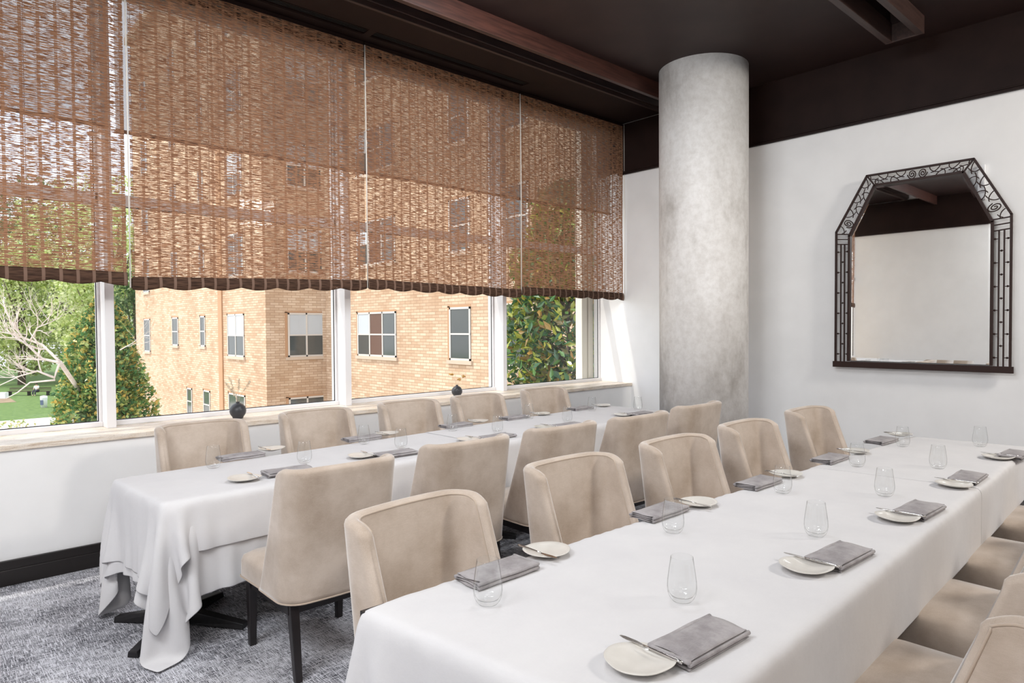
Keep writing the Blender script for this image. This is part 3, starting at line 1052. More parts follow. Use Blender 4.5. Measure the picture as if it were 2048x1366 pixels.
def make_napkin(seed):
    """folded three times: rolled layers showing at the -X end"""
    rg = random.Random(seed)
    Lh, Wh = .132, .060
    prof = []
    # spiral-like cross-section in the Y-Z plane is avoided: layers stacked, folded edge at +Y
    mb = MB()
    layers = 4
    nx, ny = 14, 8
    th = .0066
    for k in range(layers):
        vs, fs = [], []
        z0 = k * th
        sh = (k % 2) * .003
        ph = rg.random() * 6
        for s in (0, 1):
            for i in range(nx + 1):
                for j in range(ny + 1):
                    u, v = i / nx * 2 - 1, j / ny * 2 - 1
                    x = u * (Lh - .002 * k) + .004 * math.sin(v * 3 + ph) * (abs(u) > .95)
                    y = v * (Wh - sh)
                    puff = .0022 * math.sin(u * 3.1 + ph) * math.cos(v * 2.3 + ph * .7) * (k / layers) + .0016 * k / layers * (1 - v * v)
                    edge = .0022 * (abs(u) ** 10 + abs(v) ** 8)
                    z = z0 + (th * .86 - edge if s else edge) + puff
                    vs.append((x, y, max(z, 0)))
        m1 = (nx + 1) * (ny + 1)
        for i in range(nx):
            for j in range(ny):
                a = i * (ny + 1) + j
                fs.append((a, a + 1, a + ny + 2, a + ny + 1)); fs.append((m1 + a, m1 + a + ny + 1, m1 + a + ny + 2, m1 + a + 1))
        for i in range(nx):
            for j0 in (0, ny):
                a = i * (ny + 1) + j0; q = (a, a + ny + 1, m1 + a + ny + 1, m1 + a)
                fs.append(q if j0 == 0 else q[::-1])
        for j in range(ny):
            for i0 in (0, nx):
                a = i0 * (ny + 1) + j; q = (a, a + 1, m1 + a + 1, m1 + a)
                fs.append(q[::-1] if i0 == 0 else q)
        mb.add(vs, fs, True)
    # wrap-around folds joining the layers along both long sides and the -X end
    for k in (0, 2):
        zc = k * th + th * .93
        pts = [(x, Wh - .001, zc + .001 * math.sin(x * 40)) for x in np.linspace(-Lh, Lh, 12)]
        mb.tube(pts, [th * .95] * 12, 8)
    pts = [(x, -Wh + .002, 1.5 * th + th * .5) for x in np.linspace(-Lh, Lh, 12)]
    mb.tube(pts, [th * .9] * 12, 8)
    pts = [(-Lh + .001, y, 2.9 * th) for y in np.linspace(-Wh, Wh, 8)]
    mb.tube(pts, [th * .9] * 8, 8)
    return mb.build('folded_napkin', M['napkin'])


pg, pp_, pk = make_glass(), make_plate(), make_knife()
pn = [make_napkin(1), make_napkin(2), make_napkin(3)]
fg, fp_, fk, fn = [False], [False], [False], [[False], [False], [False]]
SET = [
    ('on the nearer table, right-hand side, ', 0,
     [((1279, 1330), (1401, 1283), (1364, 1202)), ((1612, 1140), (1681, 1113), (1632, 1072)), ((1794.6, 1040), (1840, 1021), (1769, 992)), ((1908, 973), (1937, 956), (1876, 937)), ((1996, 918), (2031, 910), (1960, 893))]),
    ('on the nearer table, aisle side, ', PI,
     [((1093, 1108), (995, 1144), (976, 1208)), ((1396, 1010), (1319, 1024), (1346, 1065)), ((1571, 952), (1516, 966), (1565, 986)), ((1710, 906), (1659, 918), (1714, 933)), ((1799, 872), (1762, 882), (1805, 893))]),
    ('on the window table, aisle side, ', 0,
     [((489, 961), (577, 943), (609, 926)), ((723, 915), (793, 908), (802, 896)), ((937, 882), (996, 874), (995, 865)), ((1089, 857), (1138, 851), (1134.6, 844)), ((1246, 832), (1283, 828), (1275.7, 821))]),
    ('on the window table, window side, ', PI,
     [((544, 901), (481, 913), (427, 936)), ((775, 870), (723, 877), (728, 888)), ((957, 845), (911, 851), (905, 862)), ((1082, 830), (1028, 835.5), (1058, 838)), ((1204, 813), (1160, 817), (1184, 822))]),
]
for where, rz, items in SET:
    for k, (a, b, g) in enumerate(items):
        j = random.uniform(-1, 1)
        pa, pb, pc = on_z(*a, ZTOP), on_z(*b, ZTOP + .01), on_z(*g, ZTOP)
        sgn = 1 if rz == 0 else -1
        put(pp_, fp_, (pa.x, pa.y, ZTOP), rz + j * .5, 'cream bread plate ' + where + ORD[k], 'plate', 'cream bread plates')
        kn = put(pk, fk, (pa.x + sgn * (.052 + .004 * j), pa.y + sgn * .012, ZTOP + .0215), rz + R(3) * j, 'steel butter knife ' + where + ORD[k], 'knife', 'butter knives')
        kn.rotation_euler = (0, 0, rz + R(4) * j)
        q = k % 3
        put(pn[q], fn[q], (pb.x, pb.y, ZTOP + .0005), rz + R(3) * j, 'folded grey napkin ' + where + ORD[k], 'napkin', 'folded grey napkins')
        put(pg, fg, (pc.x, pc.y, ZTOP + .0005), j * 3, 'stemless glass ' + where + ORD[k], 'glass', 'stemless glasses')

# ------------------------------------------------------------------ vases on the sill
def vase(loc, r, label):
    root = empty('bud_vase', loc)
    p = [(0, 0), (r * .45, 0), (r * .62, .004)]
    for k in range(1, 14):
        a = -PI / 2 + .6 + (PI - .6 - .22) * k / 14
        p.append((r * math.cos(a), r + r * math.sin(a)))
    p += [(r * .22, 2 * r - .001), (r * .22, 2 * r + .006), (r * .27, 2 * r + .009), (r * .24, 2 * r + .010), (r * .15, 2 * r + .008), (r * .14, 2 * r - .01)]
    MB().lathe(p, 40).build('vase_body', M['vase'], root)
    return tag(root, label, 'vase')


v1 = on_z(476, 837, .868); v2 = on_z(914, 793, .868)
r1 = .062
vase((v1.x, v1.y, .868), r1, 'round dark grey bud vase on the sill holding dried grass stems')
vase((v2.x, v2.y, .868), .055, 'round dark grey bud vase on the sill holding dried ochre flowers')


def stems(base, tips, rr_, kind, label):
    root = empty(kind, base)
    for (dx, dz, dy) in tips:
        pts = [(0, 0, -.04), (dx * .15, dy * .15, dz * .25), (dx * .5, dy * .5, dz * .6), (dx, dy, dz)]
        st = MB().tube(pts, rr_, 5).build('stem', M['dry'], root)
        mb = MB()
        if kind == 'dried_grass':
            for q in range(26):
                f = .45 + .55 * random.random()
                c0 = Vector(pts[1]).lerp(Vector(pts[3]), f)
                mb.sphere(c0 + Vector((random.gauss(0, .004), random.gauss(0, .004), random.gauss(0, .004))), random.uniform(.0025, .0045), 6, 4, (1, 1, 2.0))
            mb.build('seed_head', M['dry'], st)
        else:
            for q in range(40):
                c0 = Vector(pts[3]) + Vector((random.gauss(0, .010), random.gauss(0, .010), random.gauss(0, .005)))
                mb.sphere(c0, random.uniform(.003, .006), 6, 4)
            mb.build('flower_head', M['dry_flower'], st)
    return tag(root, label, 'dried flowers')


t2 = lambda lx, dz, dy=0.0: (lx * .74, dz, dy - lx * .67)
stems((v1.x, v1.y, .868 + 2 * r1), [t2(-.09, .16), t2(-.06, .20, .01), t2(.015, .19), t2(.10, .17), t2(-.04, .11, .02)], .0016, 'dried_grass', 'spray of dried pale grass stems standing in the left bud vase')
stems((v2.x, v2.y, .868 + .11), [t2(-.055, .115), t2(.07, .095), t2(.03, .065, .01)], .0012, 'dried_flowers', 'three dried ochre flower heads standing in the right bud vase')

# ------------------------------------------------------------------ mirror with wrought frame
XM = 6.655
mir = empty('wall_mirror', (XM, 1.965, 1.17))
OUT = [(2.653, 1.175), (2.650, 2.462), (2.376, 2.955), (1.538, 2.955), (1.277, 2.462), (1.277, 1.175)]
INN = [(2.535, 1.235), (2.530, 2.415), (2.310, 2.858), (1.612, 2.858), (1.405, 2.415), (1.405, 1.235)]
def ml(p, d=0.0): return Vector((d, p[0] - 1.965, p[1] - 1.17))


def bar(mb, a, b, w, t, d=0.0):
    A, B = ml(a, d), ml(b, d)
    dr = (B - A).normalized(); n = Vector((1, 0, 0)).cross(dr) * (w / 2); t_ = Vector((t / 2, 0, 0))
    e = dr * (w * .3)
    A -= e; B += e
    mb.hexa([A - n - t_, A + n - t_, A + n + t_, A - n + t_], [B - n - t_, B + n - t_, B + n + t_, B - n + t_])


mb = MB()
for k in range(5): bar(mb, OUT[k], OUT[k + 1], .018, .022)
mb.build('outer_frame', M['gold_metal'], mir, .002)
mb = MB()
for k in range(5): bar(mb, INN[k], INN[k + 1], .022, .024)
mb.build('inner_frame', M['gold_metal'], mir, .002)
mb = MB(); bar(mb, (2.66, 1.197), (1.27, 1.197), .055, .026); mb.build('bottom_rail', M['gold_metal'], mir, .002)
mb = MB()
bar(mb, OUT[2], INN[2], .012, .016); mb.build('corner_bar', M['gold_metal'], mir); mb = MB(); bar(mb, OUT[3], INN[3], .012, .016); mb.build('corner_bar', M['gold_metal'], mir)
for sgn, xo, xi in ((1, 2.650, 2.530), (-1, 1.277, 1.405)):
    mb = MB()
    for dz in (0, -.048, -.095):
        bar(mb, (xo, 2.43 + dz + (.012)), (xi, 2.43 + dz), .010, .014)
    for f in (.36, .64):
        x = xo + (xi - xo) * f
        bar(mb, (x, 2.335), (x, 1.22), .011, .014)
    mb.build('side_bars', M['gold_metal'], mir)
mb = None
mb = MB()
for xo, xi in ((2.650, 2.530), (1.277, 1.405)):
    for f, off in ((.16, 0), (.5, .5), (.84, 0)):
        for q in range(6):
            z = 2.27 - (q + off) * .195
            if z < 1.24: continue
            p = ml((xo + (xi - xo) * f, z))
            mb.sphere(p, .009, 8, 6); mb.tube([p + Vector((0, -.018, 0)), p + Vector((0, .018, 0))], .0035, 6)
mb.build('rivet_balls', M['gold_metal'], mir)
# filigree: scallops and spirals in the three top panels
def filigree(a0, b0, a1, b1, spirals):
    """outer edge a0->b0, inner edge a1->b1"""
    mb = MB()
    def P(s, t_): # s along, t across 0 inner 1 outer
        o_ = Vector(a0).lerp(Vector(b0), s); i_ = Vector(a1).lerp(Vector(b1), s)
        q = i_.lerp(o_, t_); return ml((q.x, q.y))
    Ln = (Vector(b0) - Vector(a0)).length; Wd = .088
    for sc, dirn in spirals:
        pts = []
        for k in range(56):
            a = k / 55 * 2 * PI * 2.1
            r_ = .039 * (1 - k / 55 * .88)
            pts.append(P(sc + dirn * r_ * math.cos(a + PI) / Ln, .5 + r_ * math.sin(a + PI) / Wd))
        mb.tube(pts, .0048, 6)
    # overlapping scallops, alternately hung from the outer and inner edge, curling away from the spirals
    step = .075 / Ln
    s_, k = spirals[0][0] + .055 / Ln, 0
    runs = [(spirals[0][0] + .048 / Ln, 1 - .01 / Ln, 1)] if len(spirals) == 1 else [(spirals[1][0] + .05 / Ln, 1, 1), (spirals[0][0] - .05 / Ln, 0, -1)]
    if len(spirals) == 1: runs.append((spirals[0][0] - .048 / Ln, 0, -1))
    for a_, e_, dr in runs:
        q = a_; k = 0
        while (e_ - q) * dr > .02 / Ln:
            hang = k % 2
            pts = []
            for j in range(11):
                w = R(4 + 86 * j / 10)
                t_ = math.sin(w); x_ = 1 - math.cos(w)
                ss = q + dr * (x_ * .085) / Ln
                if (e_ - ss) * dr < 0: break
                pts.append(P(ss, .05 + t_ * .55 if hang else .95 - t_ * .55))
            if len(pts) > 3: mb.tube(pts, .0042, 6)
            pts = []
            for j in range(11):
                w = R(90 * j / 10)
                ss = q + dr * (.02 + math.sin(w) * .06) / Ln
                if (e_ - ss) * dr < 0: break
                tt = .60 + (1 - math.cos(w)) * -.60
                pts.append(P(ss, tt if hang else 1 - tt))
            if len(pts) > 3: mb.tube(pts, .0042, 6)
            q += dr * step; k += 1
    return mb.build('scroll_filigree', M['gold_metal'], mir)


filigree(OUT[1], OUT[2], INN[1], INN[2], [(.20, 1)])
filigree(OUT[2], OUT[3], INN[2], INN[3], [(.445, 1), (.555, -1)])
filigree(OUT[4], OUT[3], INN[4], INN[3], [(.20, -1)])
for (yy, zz) in ((2.29, 2.885), (1.645, 2.885)):
    pts = [ml((yy + .014 * math.cos(a), zz + .014 * math.sin(a))) for a in np.linspace(0, 2 * PI, 16)[:-1]]
    MB().tube(pts, .003, 6, close=True).build('hanging_ring', M['gold_metal'], mir)
# glass with a bevelled border, and backing
cen = np.mean(INN, 0)
INB = []
pts = [Vector(p) for p in INN]
for k in range(6):
    p, q, r_ = pts[k - 1], pts[k], pts[(k + 1) % 6]
    d1 = (q - p).normalized(); d2 = (r_ - q).normalized()
    n1 = Vector((-d1.y, d1.x)); n2 = Vector((-d2.y, d2.x))
    if n1.dot(Vector(cen) - q) < 0: n1 = -n1
    if n2.dot(Vector(cen) - q) < 0: n2 = -n2
    bis = (n1 + n2).normalized(); INB.append(q + bis * (.028 / max(.3, bis.dot(n1))))
vs = [ml(p, .0100) for p in INN] + [ml(p, .0095) for p in INB]
fs = [(k, (k + 1) % 6, 6 + (k + 1) % 6, 6 + k) for k in range(6)] + [tuple(range(6, 12))]
MB().add(vs, fs, False).build('mirror_glass', M['mirror'], mir)
vs = [ml(p, .0115) for p in INN] + [ml(p, .022) for p in INN]
MB().add(vs, [(0, 1, 2, 3, 4, 5), (11, 10, 9, 8, 7, 6)] + [(k, k + 6, (k + 1) % 6 + 6, (k + 1) % 6) for k in range(6)], False).build('backing_board', M['black'], mir)
tag(mir, 'tall wall mirror with cut-off top corners in a dark wrought scrollwork frame', 'mirror')
o = box('wall_bracket', (XR - .035, on_x(1972, 360, XR).y, on_x(1966, 400, XR).z), (XR, on_x(1957, 360, XR).y, on_x(1966, 330, XR).z), M['white_plastic'], None, .004)
tag(o, 'small white upright strip on the wall behind the mirror\'s upper right corner', 'bracket')

# ------------------------------------------------------------------ outside: ground, neighbour building
ZG = -5.3
tag(box('ground', (-80, 5.9, ZG - .3), (60, 160, ZG), M['grass']), kind='structure')
def patch(name, px, y0, y1, m, z):
    a = [on_z(px[0], y0, z), on_z(px[1], y0, z), on_z(px[1], y1, z), on_z(px[0], y1, z)]
    return a
o = MB().box((-34, 6.2, ZG), (10.9, on_z(50, 839, ZG).y, ZG + .02)).build('garden_paving', M['path']); tag(o, kind='structure')
o = MB().box((-40, on_z(50, 803, ZG).y, ZG), (8, on_z(50, 772, ZG).y, ZG + .02)).build('far_path', M['soil']); tag(o, kind='structure')

bld = empty('brick_building', (8.9, 21.8, ZG))
BX, BY = 8.9, 21.8
def bp(v): return (v[0] - BX, v[1] - BY, v[2] - ZG)
TOPZ = 16.0
MB().box((0, 0, 0), (14, 16.5, TOPZ - ZG)).build('brick_wall', M['brick_y'], bld)
MB().box((2.1, -13.5, 0), (14, 0, TOPZ - ZG)).build('brick_wall', M['brick_y'], bld)
MB().box((.0, -.02, 0), (2.1, .0, TOPZ - ZG)).build('brick_wall', M['brick_x'], bld)
MB().box((-.25, -.3, TOPZ - ZG), (14, 16.7, TOPZ - ZG + .35)).box((1.85, -13.7, TOPZ - ZG), (14, 0, TOPZ - ZG + .35)).build('parapet', M['stone_sill'], bld)
# orange strip
a = on_x(438.5, 650, BX - .0); b = on_x(446, 650, BX)
MB().box((-.05, b.y - BY, 0), (.0, a.y - BY, TOPZ - ZG)).build('drain_strip', M['stain_brick'], bld)
MB().box((2.0, -.10, 0), (2.1, -.02, TOPZ - ZG)).build('corner_strip', M['brick_x'], bld)


def bwin(plane, pos, px0, px1, y0, y1, lights=1, shade=0.5, dz=0.0, kinds=None):
    """window on plane x=pos or y=pos through the pixel box, moved up by dz"""
    f = on_x if plane == 'x' else on_y
    pm = (px0 + px1) / 2
    A, B = f(px0, (y0 + y1) / 2, pos), f(px1, (y0 + y1) / 2, pos)
    zt, zb = f(pm, y0, pos).z + dz, f(pm, y1, pos).z + dz
    if zb < ZG + .3: return
    if plane == 'x':
        s0, s1 = B.y, A.y           # px grows as y falls
        O = Vector((pos, (s0 + s1) / 2, zb)); ax = Vector((0, -1, 0)); nr = Vector((-1, 0, 0))
    else:
        s0, s1 = A.x, B.x
        O = Vector(((s0 + s1) / 2, pos - .02, zb)); ax = Vector((1, 0, 0)); nr = Vector((0, -1, 0))
    W = abs(s1 - s0); H_ = zt - zb
    Mx = Matrix((ax, -nr, Vector((0, 0, 1)))).transposed().to_4x4()
    Mx.translation = Vector(bp(O))
    h = W / 2; fw = .055
    # frame sits on the wall face with its panes set in
    fr_ = MB()
    fr_.box((-h, -.03, 0), (-h + fw, .03, H_), Mx).box((h - fw, -.03, 0), (h, .03, H_), Mx).box((-h, -.03, H_ - fw), (h, .03, H_), Mx).box((-h, -.03, 0), (h, .03, fw), Mx)
    for q in range(1, lights):
        x = -h + W * q / lights
        fr_.box((x - fw / 2, -.03, 0), (x + fw / 2, .03, H_), Mx)
    fr_.box((-h, -.026, H_ * .48), (h, .02, H_ * .48 + .045), Mx)
    w = fr_.build('window', M['alu'], bld)
    for q in range(lights):
        a, b = -h + W * q / lights, -h + W * (q + 1) / lights
        kd = kinds[q] if kinds else ('shade' if shade > 0 else 'dark')
        MB().box((a, -.012, H_ * .5), (b, -.004, H_), Mx).build('pane', M['shade_pane' if kd == 'shade' else ('brown_pane' if kd == 'brown' else 'dark_pane')], w)
        MB().box((a, -.012, 0), (b, -.004, H_ * .5), Mx).build('pane', M['brown_pane' if kd == 'brown' else 'dark_pane'], w)
    MB().box((-h - .08, -.07, -.10), (h + .08, .0, 0), Mx).build('window_sill', M['stone_sill'], w)
    MB().box((-h - .10, -.008, -.0), (-h, .0, H_ + .03), Mx).box((-h - .10, -.008, H_), (h, .0, H_ + .06), Mx).build('reveal', M['stain_brick'], w)


FL = 2.88
for k in range(-1, 5):
    dz = k * FL
    if k >= 0:
        bwin('x', BX, 289, 301, 638, 703, 1, 0, dz)
        bwin('x', BX, 345, 357, 635, 691, 1, 0, dz)
        bwin('x', BX, 401, 411, 632, 693, 1, 0, dz)
    bwin('x', BX, 456, 489, 628, 713, 2, 1, dz, ('shade', 'shade') if k % 2 == 0 else ('dark', 'dark'))
    bwin('y', BY, 575, 648, 626, 713, 2, 1, dz, ('shade', 'shade') if k >= 0 else ('dark', 'dark'))
    bwin('x', 11.0, 716, 793, 624, 713, 3, 1, dz, ('shade', 'brown', 'dark'))
    bwin('x', 11.0, 900, 942, 614, 721, 1, 0, dz)
    bwin('x', 11.0, 1011, 1060, 606, 735, 1, 0, dz)
bwin('x', BX, 375, 385, 776, 829, 1, 0)
bwin('x', BX, 408, 421, 781, 838, 1, 0)
tag(bld, 'tan brick apartment building with pale framed windows outside', 'building')


# ------------------------------------------------------------------ vegetation
def leaves_mesh(C, size, name, m, parent, asp=.5, outward=None, fold=.25):
    n = len(C)
    d = rng.normal(0, 1, (n, 3)); 
    if outward is not None: d += outward * 1.2
    d /= np.linalg.norm(d, axis=1)[:, None]
    r0 = rng.normal(0, 1, (n, 3)); s = np.cross(d, r0); s /= np.linalg.norm(s, axis=1)[:, None]
    nn = np.cross(d, s)
    L = size * (0.7 + .6 * rng.random(n))[:, None]
    w = L * asp * .5
    base, tip = C - d * L * .5, C + d * L * .5
    a1, a2 = C - d * L * .12 + s * w + nn * w * fold, C - d * L * .12 - s * w + nn * w * fold
    V = np.stack([base, a1, tip, a2], 1).reshape(-1, 3)
    F = np.arange(4 * n).reshape(-1, 4)
    me = bpy.data.meshes.new(name)
    me.from_pydata(V.tolist(), [], F.tolist())
    me.materials.append(m)
    me.update()
    o = bpy.data.objects.new(name, me); COL.objects.link(o); o.parent = parent
    return o


def crown_tree(name, base, height, rad, m, n, leaf, label, blobs=16, low=.25, bark='bark'):
    root = empty(name, base)
    pts, outs = [], []
    br = MB()
    for k in range(blobs):
        f = low + (1 - low) * (k + .5) / blobs
        a = k * 2.4 + random.random()
        rr_ = rad * math.sin(PI * min(.98, .12 + .8 * (f - low) / (1 - low))) * .72
        c = np.array([rr_ * math.cos(a) * random.uniform(.5, 1), rr_ * math.sin(a) * random.uniform(.5, 1), height * f * .93])
        R_ = rad * random.uniform(.36, .55)
        m_ = n // blobs
        d = rng.normal(0, 1, (m_, 3)); d /= np.linalg.norm(d, axis=1)[:, None]
        q = c + d * R_ * (.55 + .45 * rng.random(m_) ** .5)[:, None] * np.array([1, 1, .75])
        pts.append(q); outs.append(d)
        br.tube([(0, 0, height * f * .45), tuple(c * np.array([.5, .5, .8])), tuple(c)], [rad * .03, rad * .02, rad * .008], 6)
    leaves_mesh(np.concatenate(pts), leaf, 'foliage', M[m], root, .7, np.concatenate(outs))
    br.tube([(0, 0, -.2), (rad * .03, 0, height * .3), (0, rad * .02, height * .8)], [rad * .07, rad * .055, rad * .015], 10)
    br.build('trunk', M[bark], root)
    return tag(root, label, 'tree', None)


G_ = 'park trees beyond the lawn'
for (px, dep, h, r, m_, n_, lf, lb) in [
    (-40, 92, 24, 9.0, 'leaf_mid', 9000, .42, 'tall broad green tree at the left edge behind the park bench'),
    (70, 104, 29, 11, 'leaf_mid', 9000, .5, 'tallest dark green tree beyond the park bench'),
    (150, 88, 26, 9.5, 'leaf_bright', 10000, .42, 'bright yellow-green tree directly behind the holly'),
    (240, 80, 25, 7.5, 'leaf_bright', 8000, .42, 'bright green tree beside the far corner of the brick building'),
    (40, 84, 17, 6.5, 'leaf_bright', 8000, .45, 'lower bright green tree behind the bare pale branches'),
    (190, 76, 15, 5.0, 'leaf_bright', 7000, .40, 'small sunlit tree showing left of the holly top'),
    (268, 44, 11.0, 2.2, 'leaf_mid', 4000, .26, 'narrow mid-green tree against the building edge')]:
    b = at_depth(px, 640, dep); b.z = ZG
    t_ = crown_tree('park_tree', b, h, r, m_, n_, lf, lb, low=.16)
    t_['group'] = G_

# holly: a cone of small glossy leaves
dep = 14.5
b = at_depth(206, 640, dep); b.z = ZG
root = empty('holly_tree', b)
top = EYE - ZG + (640 - 574) / F_PX * dep
n = 24000
zf = rng.random(n) ** 0.9
prof_ = lambda f: np.interp(f, [0, .15, .35, .55, .75, .9, 1], [1.55, 1.50, 1.30, 1.08, .76, .50, .12])
rad = prof_(zf) * (.72 + .34 * rng.random(n) ** .6)
ang = rng.random(n) * 2 * PI
lump = 1 + .13 * np.sin(ang * 5 + zf * 22) + .08 * np.sin(ang * 9 - zf * 31)
C_ = np.stack([rad * lump * np.cos(ang), rad * lump * np.sin(ang), zf * top], 1)
leaves_mesh(C_, .10, 'foliage', M['leaf_holly'], root, .65, np.stack([np.cos(ang), np.sin(ang), .5 * np.ones(n)], 1), .4)
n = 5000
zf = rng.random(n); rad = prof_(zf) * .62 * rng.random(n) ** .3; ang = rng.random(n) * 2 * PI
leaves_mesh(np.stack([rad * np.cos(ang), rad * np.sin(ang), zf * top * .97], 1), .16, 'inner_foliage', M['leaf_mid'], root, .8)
MB().tube([(0, 0, -.2), (0, 0, top * .9)], [.12, .02], 8).build('trunk', M['bark'], root)
tag(root, 'cone-shaped holly tree with small orange-tipped green leaves outside the left panes', 'tree')

# magnolia: large leathery leaves close to the glass
dep = 10.5
b = at_depth(1138, 640, dep); b.z = ZG
root = empty('magnolia_tree', b)
n = 11000
C_, O_ = [], []
br = MB()
for k in range(220):
    f = random.random()
    a = random.random() * 2 * PI
    R0 = float(np.interp(f, [0, .3, .6, .8, 1], [1.0, 1.1, 1.0, .85, .4]))
    rr_ = R0 * (.55 + .45 * random.random())
    tip = Vector((rr_ * math.cos(a), rr_ * math.sin(a), 2.4 + f * 6.6))
    st = Vector((0, 0, tip.z - .7))
    mid = st.lerp(tip, .6) + Vector((0, 0, -.12))
    br.tube([st, mid, tip], [.010, .006, .003], 5)
    for q in range(n // 220):
        g = random.random() ** .7
        c = mid.lerp(tip, g) + Vector((random.gauss(0, .09), random.gauss(0, .09), random.gauss(0, .09)))
        C_.append(tuple(c)); O_.append(tuple((c - st).normalized() * .6))
ns = 9000
zs = rng.random(ns); an_ = rng.random(ns) * 2 * PI
rs_ = np.interp(zs, [0, .3, .6, .8, 1], [.9, 1.05, 1.0, .85, .25]) * (.80 + .28 * rng.random(ns)) * (1 + .12 * np.sin(an_ * 4 + zs * 19))
for q in range(ns):
    C_.append((rs_[q] * math.cos(an_[q]), rs_[q] * math.sin(an_[q]), 2.6 + zs[q] * 6.5)); O_.append((math.cos(an_[q]) * .6, math.sin(an_[q]) * .6, .3))
leaves_mesh(np.array(C_), .16, 'foliage', M['leaf_magnolia'], root, .42, np.array(O_), .35)
br.tube([(0, 0, -.2), (.05, 0, 4), (0, .05, 8.2)], [.09, .05, .012], 8)
br.build('branches', M['bark'], root)
tag(root, 'magnolia tree with large glossy dark and yellowing leaves outside the right-hand pane', 'tree')

# bare pale branches
dep = 12.5
def q3(px, py, dd=0): return at_depth(px, py, dep + dd)
root_p = q3(178, 900, 2.8); root_p.z = ZG
root = empty('bare_branch_tree', root_p)
br = MB()
def P0(px, py, dd=0): return q3(px, py, dd) - root_p
trunk = [Vector((0, 0, 0)), P0(175, 860, 2.6), P0(165, 790, 2.2), P0(120, 725, .1)]
br.tube(trunk, [.07, .06, .05, .04], 8)


def grow(p, d, L, r, lv):
    pts = [p]; rs = [r]
    n = 6
    for i in range(n):
        d = (d + Vector((random.gauss(0, .16), random.gauss(0, .16), random.gauss(0, .16) + .05))).normalized()
        p = p + d * L / n
        pts.append(p); rs.append(r * (1 - .72 * (i + 1) / n))
        if lv > 0 and i >= 1:
            for _ in range(2 if random.random() < .6 else 1):
                nd = (d + Vector((random.gauss(0, .65), random.gauss(0, .65), random.gauss(0, .65) + .2))).normalized()
                grow(p, nd, L * random.uniform(.35, .55), rs[-1] * .7, lv - 1)
    br.tube(pts, rs, 5)


def path_grow(pts, r, sub):
    pts = [P0(*p) for p in pts]
    sm_ = []
    for i in range(len(pts) - 1):
        for k in range(4): sm_.append(pts[i].lerp(pts[i + 1], k / 4))
    sm_.append(pts[-1])
    rs = [r * (1 - .75 * i / (len(sm_) - 1)) for i in range(len(sm_))]
    br.tube(sm_, rs, 6)
    for i in range(3, len(sm_)):
        if random.random() < sub:
            d = (sm_[i] - sm_[i - 1]).normalized()
            nd = (d + Vector((random.gauss(0, .6), random.gauss(0, .6), random.gauss(0, .6) + .45))).normalized()
            grow(sm_[i], nd, random.uniform(.35, .7), rs[i] * .75, 1)


path_grow([(120, 725, .1), (85, 718, 0), (55, 690, -.1), (25, 668, -.2), (-10, 662, -.3)], .028, .8)
path_grow([(118, 722, .1), (85, 690, .2), (45, 675, .1), (20, 640, 0), (5, 600, 0)], .026, .8)
path_grow([(60, 682, .1), (75, 655, 0), (100, 645, 0), (125, 632, .1)], .016, .9)
path_grow([(108, 755, .1), (75, 742, -.1), (40, 752, -.2), (-10, 775, -.3)], .022, .7)
path_grow([(110, 760, .1), (60, 765, 0), (35, 785, 0), (12, 797, 0)], .018, .4)
path_grow([(120, 725, .1), (112, 745, .1), (108, 760, .1)], .026, .0)
path_grow([(240, 700, 1), (258, 690, 1), (272, 682, 1)], .012, .8)
br.build('branches', M['pale_bark'], root)
tag(root, 'bare pale-barked branches in front of the lawn at the left pane', 'tree')

# low shrub at the bottom of the left pane
b = on_z(18, 885, ZG); b = at_depth(15, 853, 13.0)
root = empty('low_shrub', (b.x, b.y, ZG))
n = 2600
zf = rng.random(n); ang = rng.random(n) * 2 * PI
hh = b.z - ZG + .1
rad = .75 * np.sqrt(rng.random(n)) * (1 - .4 * zf)
leaves_mesh(np.stack([rad * np.cos(ang), rad * np.sin(ang), zf * hh], 1), .07, 'foliage', M['leaf_shrub'], root, .6)
MB().tube([(0, 0, -.1), (0, 0, hh * .8)], [.05, .02], 6).build('stem', M['bark'], root)
tag(root, 'low pale shrub at the bottom left corner of the left pane', 'shrub')

# bench, sitting person, bins
bn = on_z(58, 791, ZG)
bench = empty('park_bench', bn, -YAW)
for z in (.42,): MB().box((-2.2, -.22, z), (2.2, .22, z + .05)).build('seat', M['wood_dim'], bench)
MB().box((-2.2, .22, .55), (2.2, .26, .62)).box((-2.2, .22, .70), (2.2, .26, .80)).build('backrest', M['wood_dim'], bench)
for x in (-2.0, 0, 2.0): MB().box((x - .04, -.2, 0), (x + .04, .24, .42)).build('leg', M['iron'], bench)
tag(bench, 'long low park bench across the lawn', 'bench')

pr = on_z(74, 791, ZG)
person = empty('person', (pr.x, pr.y, ZG + .0), -YAW)


def skin(name, verts, edges, radii, m, parent):
    me = bpy.data.meshes.new(name); me.from_pydata(verts, edges, []); me.materials.append(m)
    o = bpy.data.objects.new(name, me); COL.objects.link(o); o.parent = parent
    sk = o.modifiers.new('skin', 'SKIN')
    for i, r_ in enumerate(radii):
        me.skin_vertices[0].data[i].radius = (r_, r_)
    me.skin_vertices[0].data[0].use_root = True
    ss = o.modifiers.new('ss', 'SUBSURF'); ss.levels = 1; ss.render_levels = 1
    return o


def add_skin_layer(o): pass


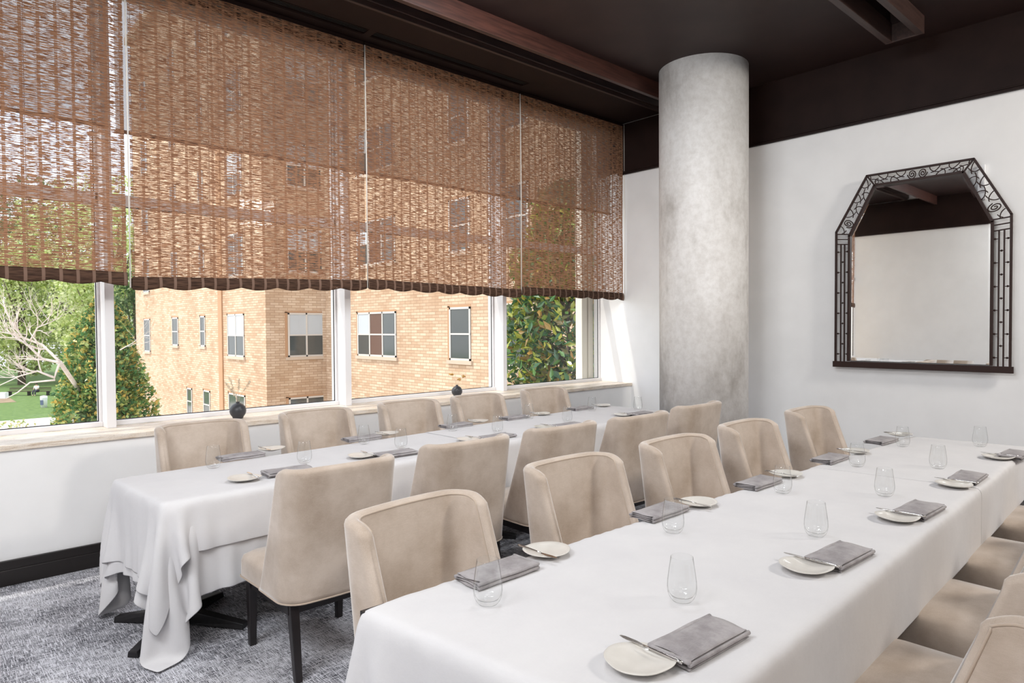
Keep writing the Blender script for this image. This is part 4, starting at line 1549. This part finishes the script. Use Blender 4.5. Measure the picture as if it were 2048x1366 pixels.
import bmesh as _b
def skin2(name, verts, edges, radii, m, parent):
    bm = _b.new(); lay = bm.verts.layers.skin.verify()
    vv = [bm.verts.new(v) for v in verts]
    for e in edges: bm.edges.new((vv[e[0]], vv[e[1]]))
    for i, v in enumerate(vv):
        v[lay].radius = (radii[i], radii[i]); v[lay].use_root = (i == 0)
    me = bpy.data.meshes.new(name); bm.to_mesh(me); bm.free(); me.materials.append(m)
    o = bpy.data.objects.new(name, me); COL.objects.link(o); o.parent = parent
    o.modifiers.new('skin', 'SKIN')
    ss = o.modifiers.new('ss', 'SUBSURF'); ss.levels = 1; ss.render_levels = 2
    return o


V_ = [(0, .02, .52), (0, .0, .78), (0, -.02, 1.0), (0, -.03, 1.08), (0, -.05, 1.20),
      (-.19, -.02, .98), (-.24, -.10, .76), (-.16, -.28, .66), (.19, -.02, .98), (.24, -.10, .76), (.16, -.28, .66),
      (-.10, -.02, .50), (-.12, -.42, .50), (-.12, -.44, .10), (-.12, -.56, .04), (.10, -.02, .50), (.12, -.42, .50), (.12, -.44, .10), (.12, -.56, .04)]
E_ = [(0, 1), (1, 2), (2, 3), (3, 4), (2, 5), (5, 6), (6, 7), (2, 8), (8, 9), (9, 10), (0, 11), (11, 12), (12, 13), (13, 14), (0, 15), (15, 16), (16, 17), (17, 18)]
skin2('body', V_, E_, [.14, .14, .13, .055, .095, .06, .045, .035, .06, .045, .035, .09, .07, .05, .04, .09, .07, .05, .04], M['skin'], person)
skin2('white_top', V_[:3] + [V_[5], V_[6], V_[8], V_[9]], [(0, 1), (1, 2), (2, 3), (3, 4), (2, 5), (5, 6)], [.155, .165, .15, .08, .065, .08, .065], M['shirt'], person)
skin2('trousers', [V_[0], V_[11], V_[12], V_[13], V_[15], V_[16], V_[17]], [(0, 1), (1, 2), (2, 3), (0, 4), (4, 5), (5, 6)], [.15, .11, .085, .065, .11, .085, .065], M['trousers'], person)
MB().sphere((0, -.035, 1.235), .105, 12, 8, (1, 1.05, .9)).build('hair', M['hair'], person)
tag(person, 'person in a white shirt and dark trousers sitting on the park bench', 'person')

c = on_z(88, 815, ZG)
bin_ = empty('litter_bin', c, -YAW)
MB().lathe([(0, 0), (.24, 0), (.27, .75), (.27, .78), (.24, .78), (.22, .1), (0, .1)], 24).build('bin_body', M['white_plastic'], bin_)
MB().lathe([(.28, .78), (.29, .84), (.26, 1.02), (.0, 1.08)], 24).build('lid', M['white_plastic'], bin_)
MB().box((-.13, -.285, .25), (.13, -.262, .68)).build('front_panel', mat('blue_grey_panel', (0.12, 0.15, 0.25), 0.5), bin_)
tag(bin_, 'white litter bin with a dark blue panel on the lawn', 'bin')
c = on_z(7, 797, ZG)
o = MB().box((-.35, -.25, 0), (.35, .25, .62)).build('utility_box', M['white_plastic'], None, .03)
o.location = c; o.rotation_euler = (0, 0, -YAW)
tag(o, 'small white box standing on the lawn at the left edge', 'box')
